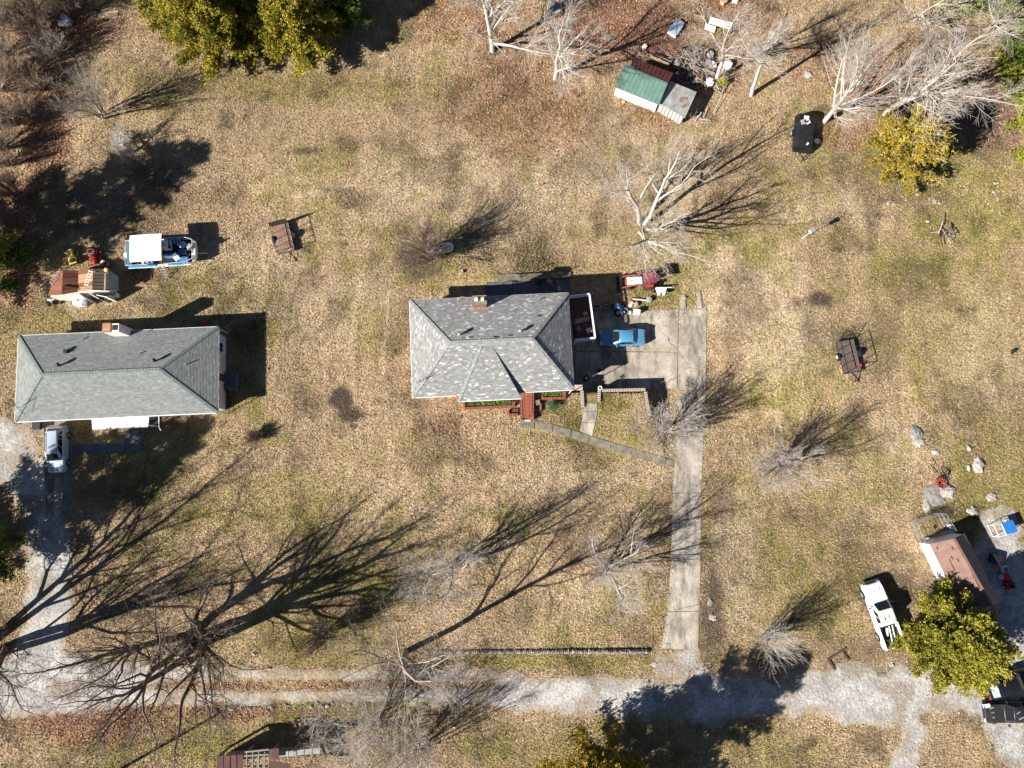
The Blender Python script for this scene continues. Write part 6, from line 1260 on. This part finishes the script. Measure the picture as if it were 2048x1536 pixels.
def sheet_at(label, P, z, m, name='metal_sheet', cat='sheet', th=.05, ribs=0):
    q = [gnd(*p) + Vector((0, 0, z)) for p in P]; t = thing(name, label, cat, (q[0].x, q[0].y, q[0].z - z)); B().slab(q, th).build('sheet', m, t, True)
    for i in range(ribs): strip(B(), q[0].lerp(q[1], (i + .5) / ribs) + Vector((0, 0, .002)), q[3].lerp(q[2], (i + .5) / ribs) + Vector((0, 0, .002)), .06, .035).build('rib', m, t, True)
    for p in q: B().box((p.x, p.y, p.z - z / 2 - th / 2), (.08, .08, max(z - th, .03))).build('prop', 'grey_wood', t, True)
    return t
sheet_at('corrugated grey sheet leaning by the pale forked tree', [(1092, 30), (1120, 32), (1122, 12), (1096, 8)], .4, 'galv', ribs=7)
sheet_at('cream panel in the row of panels under the trees', [(1386, 44), (1406, 48), (1409, 36), (1388, 31)], .3, 'lumber', 'wall_panel', 'panel')
sheet_at('white panel, outermost of the row under the trees', [(1436, 56), (1460, 63), (1464, 49), (1439, 43)], .35, 'white', 'wall_panel', 'panel')
sheet_at('white panel in the middle of the row under the trees', [(1416, 50), (1436, 56), (1439, 43), (1419, 38)], .35, 'white', 'wall_panel', 'panel')
sheet_at('lower white panel beside the row of panels', [(1408, 60), (1428, 67), (1431, 56), (1411, 49)], .2, 'white', 'wall_panel', 'panel')
sheet_at('dark grey mesh sheet crumpled on the leaves', [(1200, 75), (1222, 88), (1232, 82), (1216, 66)], .06, 'stone_grey', 'mesh_sheet', 'sheet')
# jon boat upturned on the leaves
g = gnd(1352, 58); t = thing('rowing_boat', 'small silver-blue boat lying on the red leaves', 'boat', g, .95)
B().loft([[Vector((x_, y, z)) for y, z in ((-w_, .0), (-w_ * .9, .38), (w_ * .9, .38), (w_, .0))] for x_, w_ in ((-.95, .55), (-.5, .6), (.4, .56), (.9, .42))]).build('hull', 'silver_paint', t, smooth=False)
for a in (-.5, .5): B().box((0, 0, .39), (1.6, .07, .03), a).build('strap', 'boat_blue', t)
B().box((-.97, 0, .2), (.05, 1.05, .34)).build('transom', 'white', t)
for i, (x_, y_, rz_) in enumerate(((133, 50, 0.05), (137, 42, -.7))):
    g = gnd(x_, y_); t = thing('oil_drum', ('pale grey drum lying in the brush of the wooded bank', 'bluish drum lying across the other in the brush')[i], 'drum', g, rz_); B().lathe([(.3, -.6), (.32, -.2), (.32, .2), (.3, .6)], (0, 0, .32), 14, 'x').build('shell', ('white', 'silver_paint')[i], t, smooth=True)
    for s_ in (-.6, .6): B().torus((s_, 0, .32), .3, .02, 14, 5, 'x').build('rim', 'galv', t)
# clutter along the pad edge by the garage
def tyre(label, px_, py_, r=.33, z=0.):
    g = gnd(px_, py_); t = thing('old_tyre', label, 'tyre', (g.x, g.y, g.z + z)); B().torus((0, 0, .12), r * .78, .11, 18, 8).build('tread', 'rubber', t, smooth=True); B().lathe([(r * .5, .06), (r * .5, .12), (r * .1, .13)], (0, 0, 0), 12).build('hub', 'rim', t); return t
tyre('old tyre with pale hub among the clutter beside the deck', 1222, 613, .2); tyre('large old tyre beside the blue tarp bundle', 1236, 626, .4); tyre('old tyre leaning by the black tub', 1246, 613, .28)
o = B().box(gnd(1234, 614) + Vector((0, 0, .3)), (.6, .5, .55), -.3).box(gnd(1239, 617) + Vector((0, 0, .2)), (.5, .3, .4), .4).build('tarp_bundle', 'blue_plastic', bevel=.06); tag(o, 'pale blue tarp bundle among the clutter beside the pad', 'bundle')
t = pot(1248, 625, .38, .35, 'black', 'wide black tub with a blue jug in it', 'tub', 'tub', 0, 'galv'); o = B().box(gnd(1246, 626) + Vector((0, 0, .3)), (.3, .3, .3), .3).build('jug', 'blue_plastic', bevel=.05); tag(o, 'pale blue jug standing in the black tub', 'jug')
o = B().box(gnd(1272, 626) + Vector((0, 0, .35)), (.62, .42, .7), -.1).box(gnd(1272, 626) + Vector((0, 0, .72)), (.68, .48, .05), -.1).build('cool_box', 'white', bevel=.03); tag(o, 'white cool box at the edge of the parking pad', 'box')
for i, (x_, y_, s_, m_) in enumerate(((1260, 612, .2, 'white'), (1271, 610, .26, 'lumber'), (1258, 626, .2, 'white'), (1263, 607, .18, 'siding'), (1297, 601, .32, 'galv'), (1262, 600, .16, 'tractor'))):
    g = gnd(x_, y_); o = B().lathe([(s_ * .8, 0), (s_, s_ * 1.3), (s_ * .85, s_ * 1.35), (s_ * .3, s_ * 1.4)], g, 9).build('container', m_); tag(o, ('white jar in the clutter behind the black tub', 'tan canister in the clutter behind the black tub', 'white can between the black tub and the cool box', 'pale can at the back of the clutter', 'grey coiled drum lying in the grass by the hitch frame', 'orange can next to the long pale tube')[i], 'container')
for i, (a, b, m_, z, lb) in enumerate((((1186, 609), (1200, 616), 'black', .45, 'dark window frame lying flat nearest the deck'), ((1208, 611), (1220, 616), 'black', .4, 'dark window frame lying flat by the pale-hubbed tyre'))):
    A, E = at(*a, -DIP + z), at(*b, -DIP + z); t = thing('window_frame', lb, 'frame', (*((A + E) / 2).xy, -DIP)); w_, h_ = abs(E.x - A.x), abs(E.y - A.y); m0 = ((A + E) / 2)
    for s_ in (-1, 1): B().box((m0.x + s_ * w_ / 2, m0.y, -DIP + .25), (.06, h_, .5)).build('bar', 'galv', t, True); B().box((m0.x, m0.y + s_ * h_ / 2, -DIP + .25), (w_ + .06, .06, .5)).build('bar', 'galv', t, True)
t = thing('cart_frame', 'rusty steel cart frame beside the parking pad', 'frame', (*gnd(1214, 630).xy, -DIP))
for a, b in (((-.55, -.3), (.55, -.3)), ((-.55, .3), (.55, .3)), ((-.55, -.3), (-.55, .3)), ((.55, -.3), (.55, .3))): B().cyl((*a, .42), (*b, .42), .035, n=6).build('bar', 'worn_rust', t)
for a in (-.55, .55):
    for b in (-.3, .3): B().cyl((a, b, 0), (a, b, .42), .03, n=6).build('leg', 'worn_rust', t)
g = gnd(1275, 600); o = B().cyl(gnd(1264, 599) + Vector((0, 0, .3)), gnd(1291, 602) + Vector((0, 0, .28)), .05, n=8).cyl(gnd(1270, 600), gnd(1270, 600) + Vector((0, 0, .3)), .03, n=6).cyl(gnd(1286, 602), gnd(1286, 602) + Vector((0, 0, .3)), .03, n=6).build('tube_rail', 'rail_white'); tag(o, 'long pale tube lying over the clutter by the pad', 'tube')
# things at the foot of the house on the pad
t = thing('push_mower', 'dark push mower with pale engine on the shaded pad by the house corner', 'mower', gnd(1172, 757), .6); B().box((0, 0, .2), (.6, .5, .18)).build('deck', 'black', t, bevel=.05); B().lathe([(.14, .28), (.14, .4), (.08, .44)], (0, 0, 0), 12).build('engine', 'siding', t); B().tube([(-.25, -.2, .25), (-.8, -.2, .9), (-.8, .2, .9), (-.25, .2, .25)], .015, 5).build('handle', 'galv', t)
for a in (-1, 1):
    for b in (-1, 1): wheel(t, (.25 * a, .27 * b, .11), .11, .06, 'rim_white')
pot(1198, 742, .2, .3, 'black', 'black bucket on the pad at the edge of the house shadow', 'bucket', 'bucket', .05)
t = thing('hose_reel', 'small pale hose reel at the corner of the brick wall', 'hose reel', at(1200, 776, .25)); B().torus((0, 0, .12), .18, .04, 14, 6).build('drum', 'rail_white', t); B().cyl((0, 0, 0), (0, 0, .16), .05, n=8).build('hub', 'galv', t)
g = gnd(1076, 806); o = B().box((g.x, g.y, .25), (.5, .5, .5), .2).box((g.x, g.y, .52), (.36, .36, .05), .2).build('meter_box', 'walkway'); tag(o, 'square box in the sunken corner beside the brick stoop', 'box')
# dark flat bars standing in for a shadow on the grass, and a stump
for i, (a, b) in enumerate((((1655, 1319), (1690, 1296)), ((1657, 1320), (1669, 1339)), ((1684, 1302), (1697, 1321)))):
    A, E = gnd(*a), gnd(*b); o = strip(B(), A + Vector((0, 0, .02)), E + Vector((0, 0, .02)), .16, .12).build('shadow_bar', 'dark_wood'); tag(o, ('long dark bar standing in for a shadow on the grass below the white pickup', 'short dark shadow bar at the far end of the long one', 'short dark shadow bar crossing the long one')[i], 'shadow bar')
g = gnd(2027, 702); o = B().lathe([(.22, 0), (.18, .1), (.16, .3), (.05, .32)], g, 9).lathe([(.1, 0), (.08, .15), (.02, .17)], g + Vector((-.25, -.25, 0)), 7).build('tree_stump', 'black'); tag(o, 'small charred stump on the upper lawn', 'stump')
g = gnd(900, 968); t = thing('marker_stake', 'rusty marker stake on the front lawn', 'stake', g); B().cyl((0, 0, 0), (0, 0, .9), .02, n=5).build('rod', 'worn_rust', t); B().box((0, .05, .85), (.03, .14, .1)).build('flag', 'tractor', t)
g = gnd(205, 20); o = B().slab([gnd(196, 34) + Vector((0, 0, .08)), gnd(232, 40) + Vector((0, 0, .08)), gnd(238, 22) + Vector((0, 0, .08)), gnd(208, 16) + Vector((0, 0, .08))], .12).build('tarp_sheet', 'lumber'); tag(o, 'faded pinkish sheet lying at the edge of the wooded bank', 'sheet')
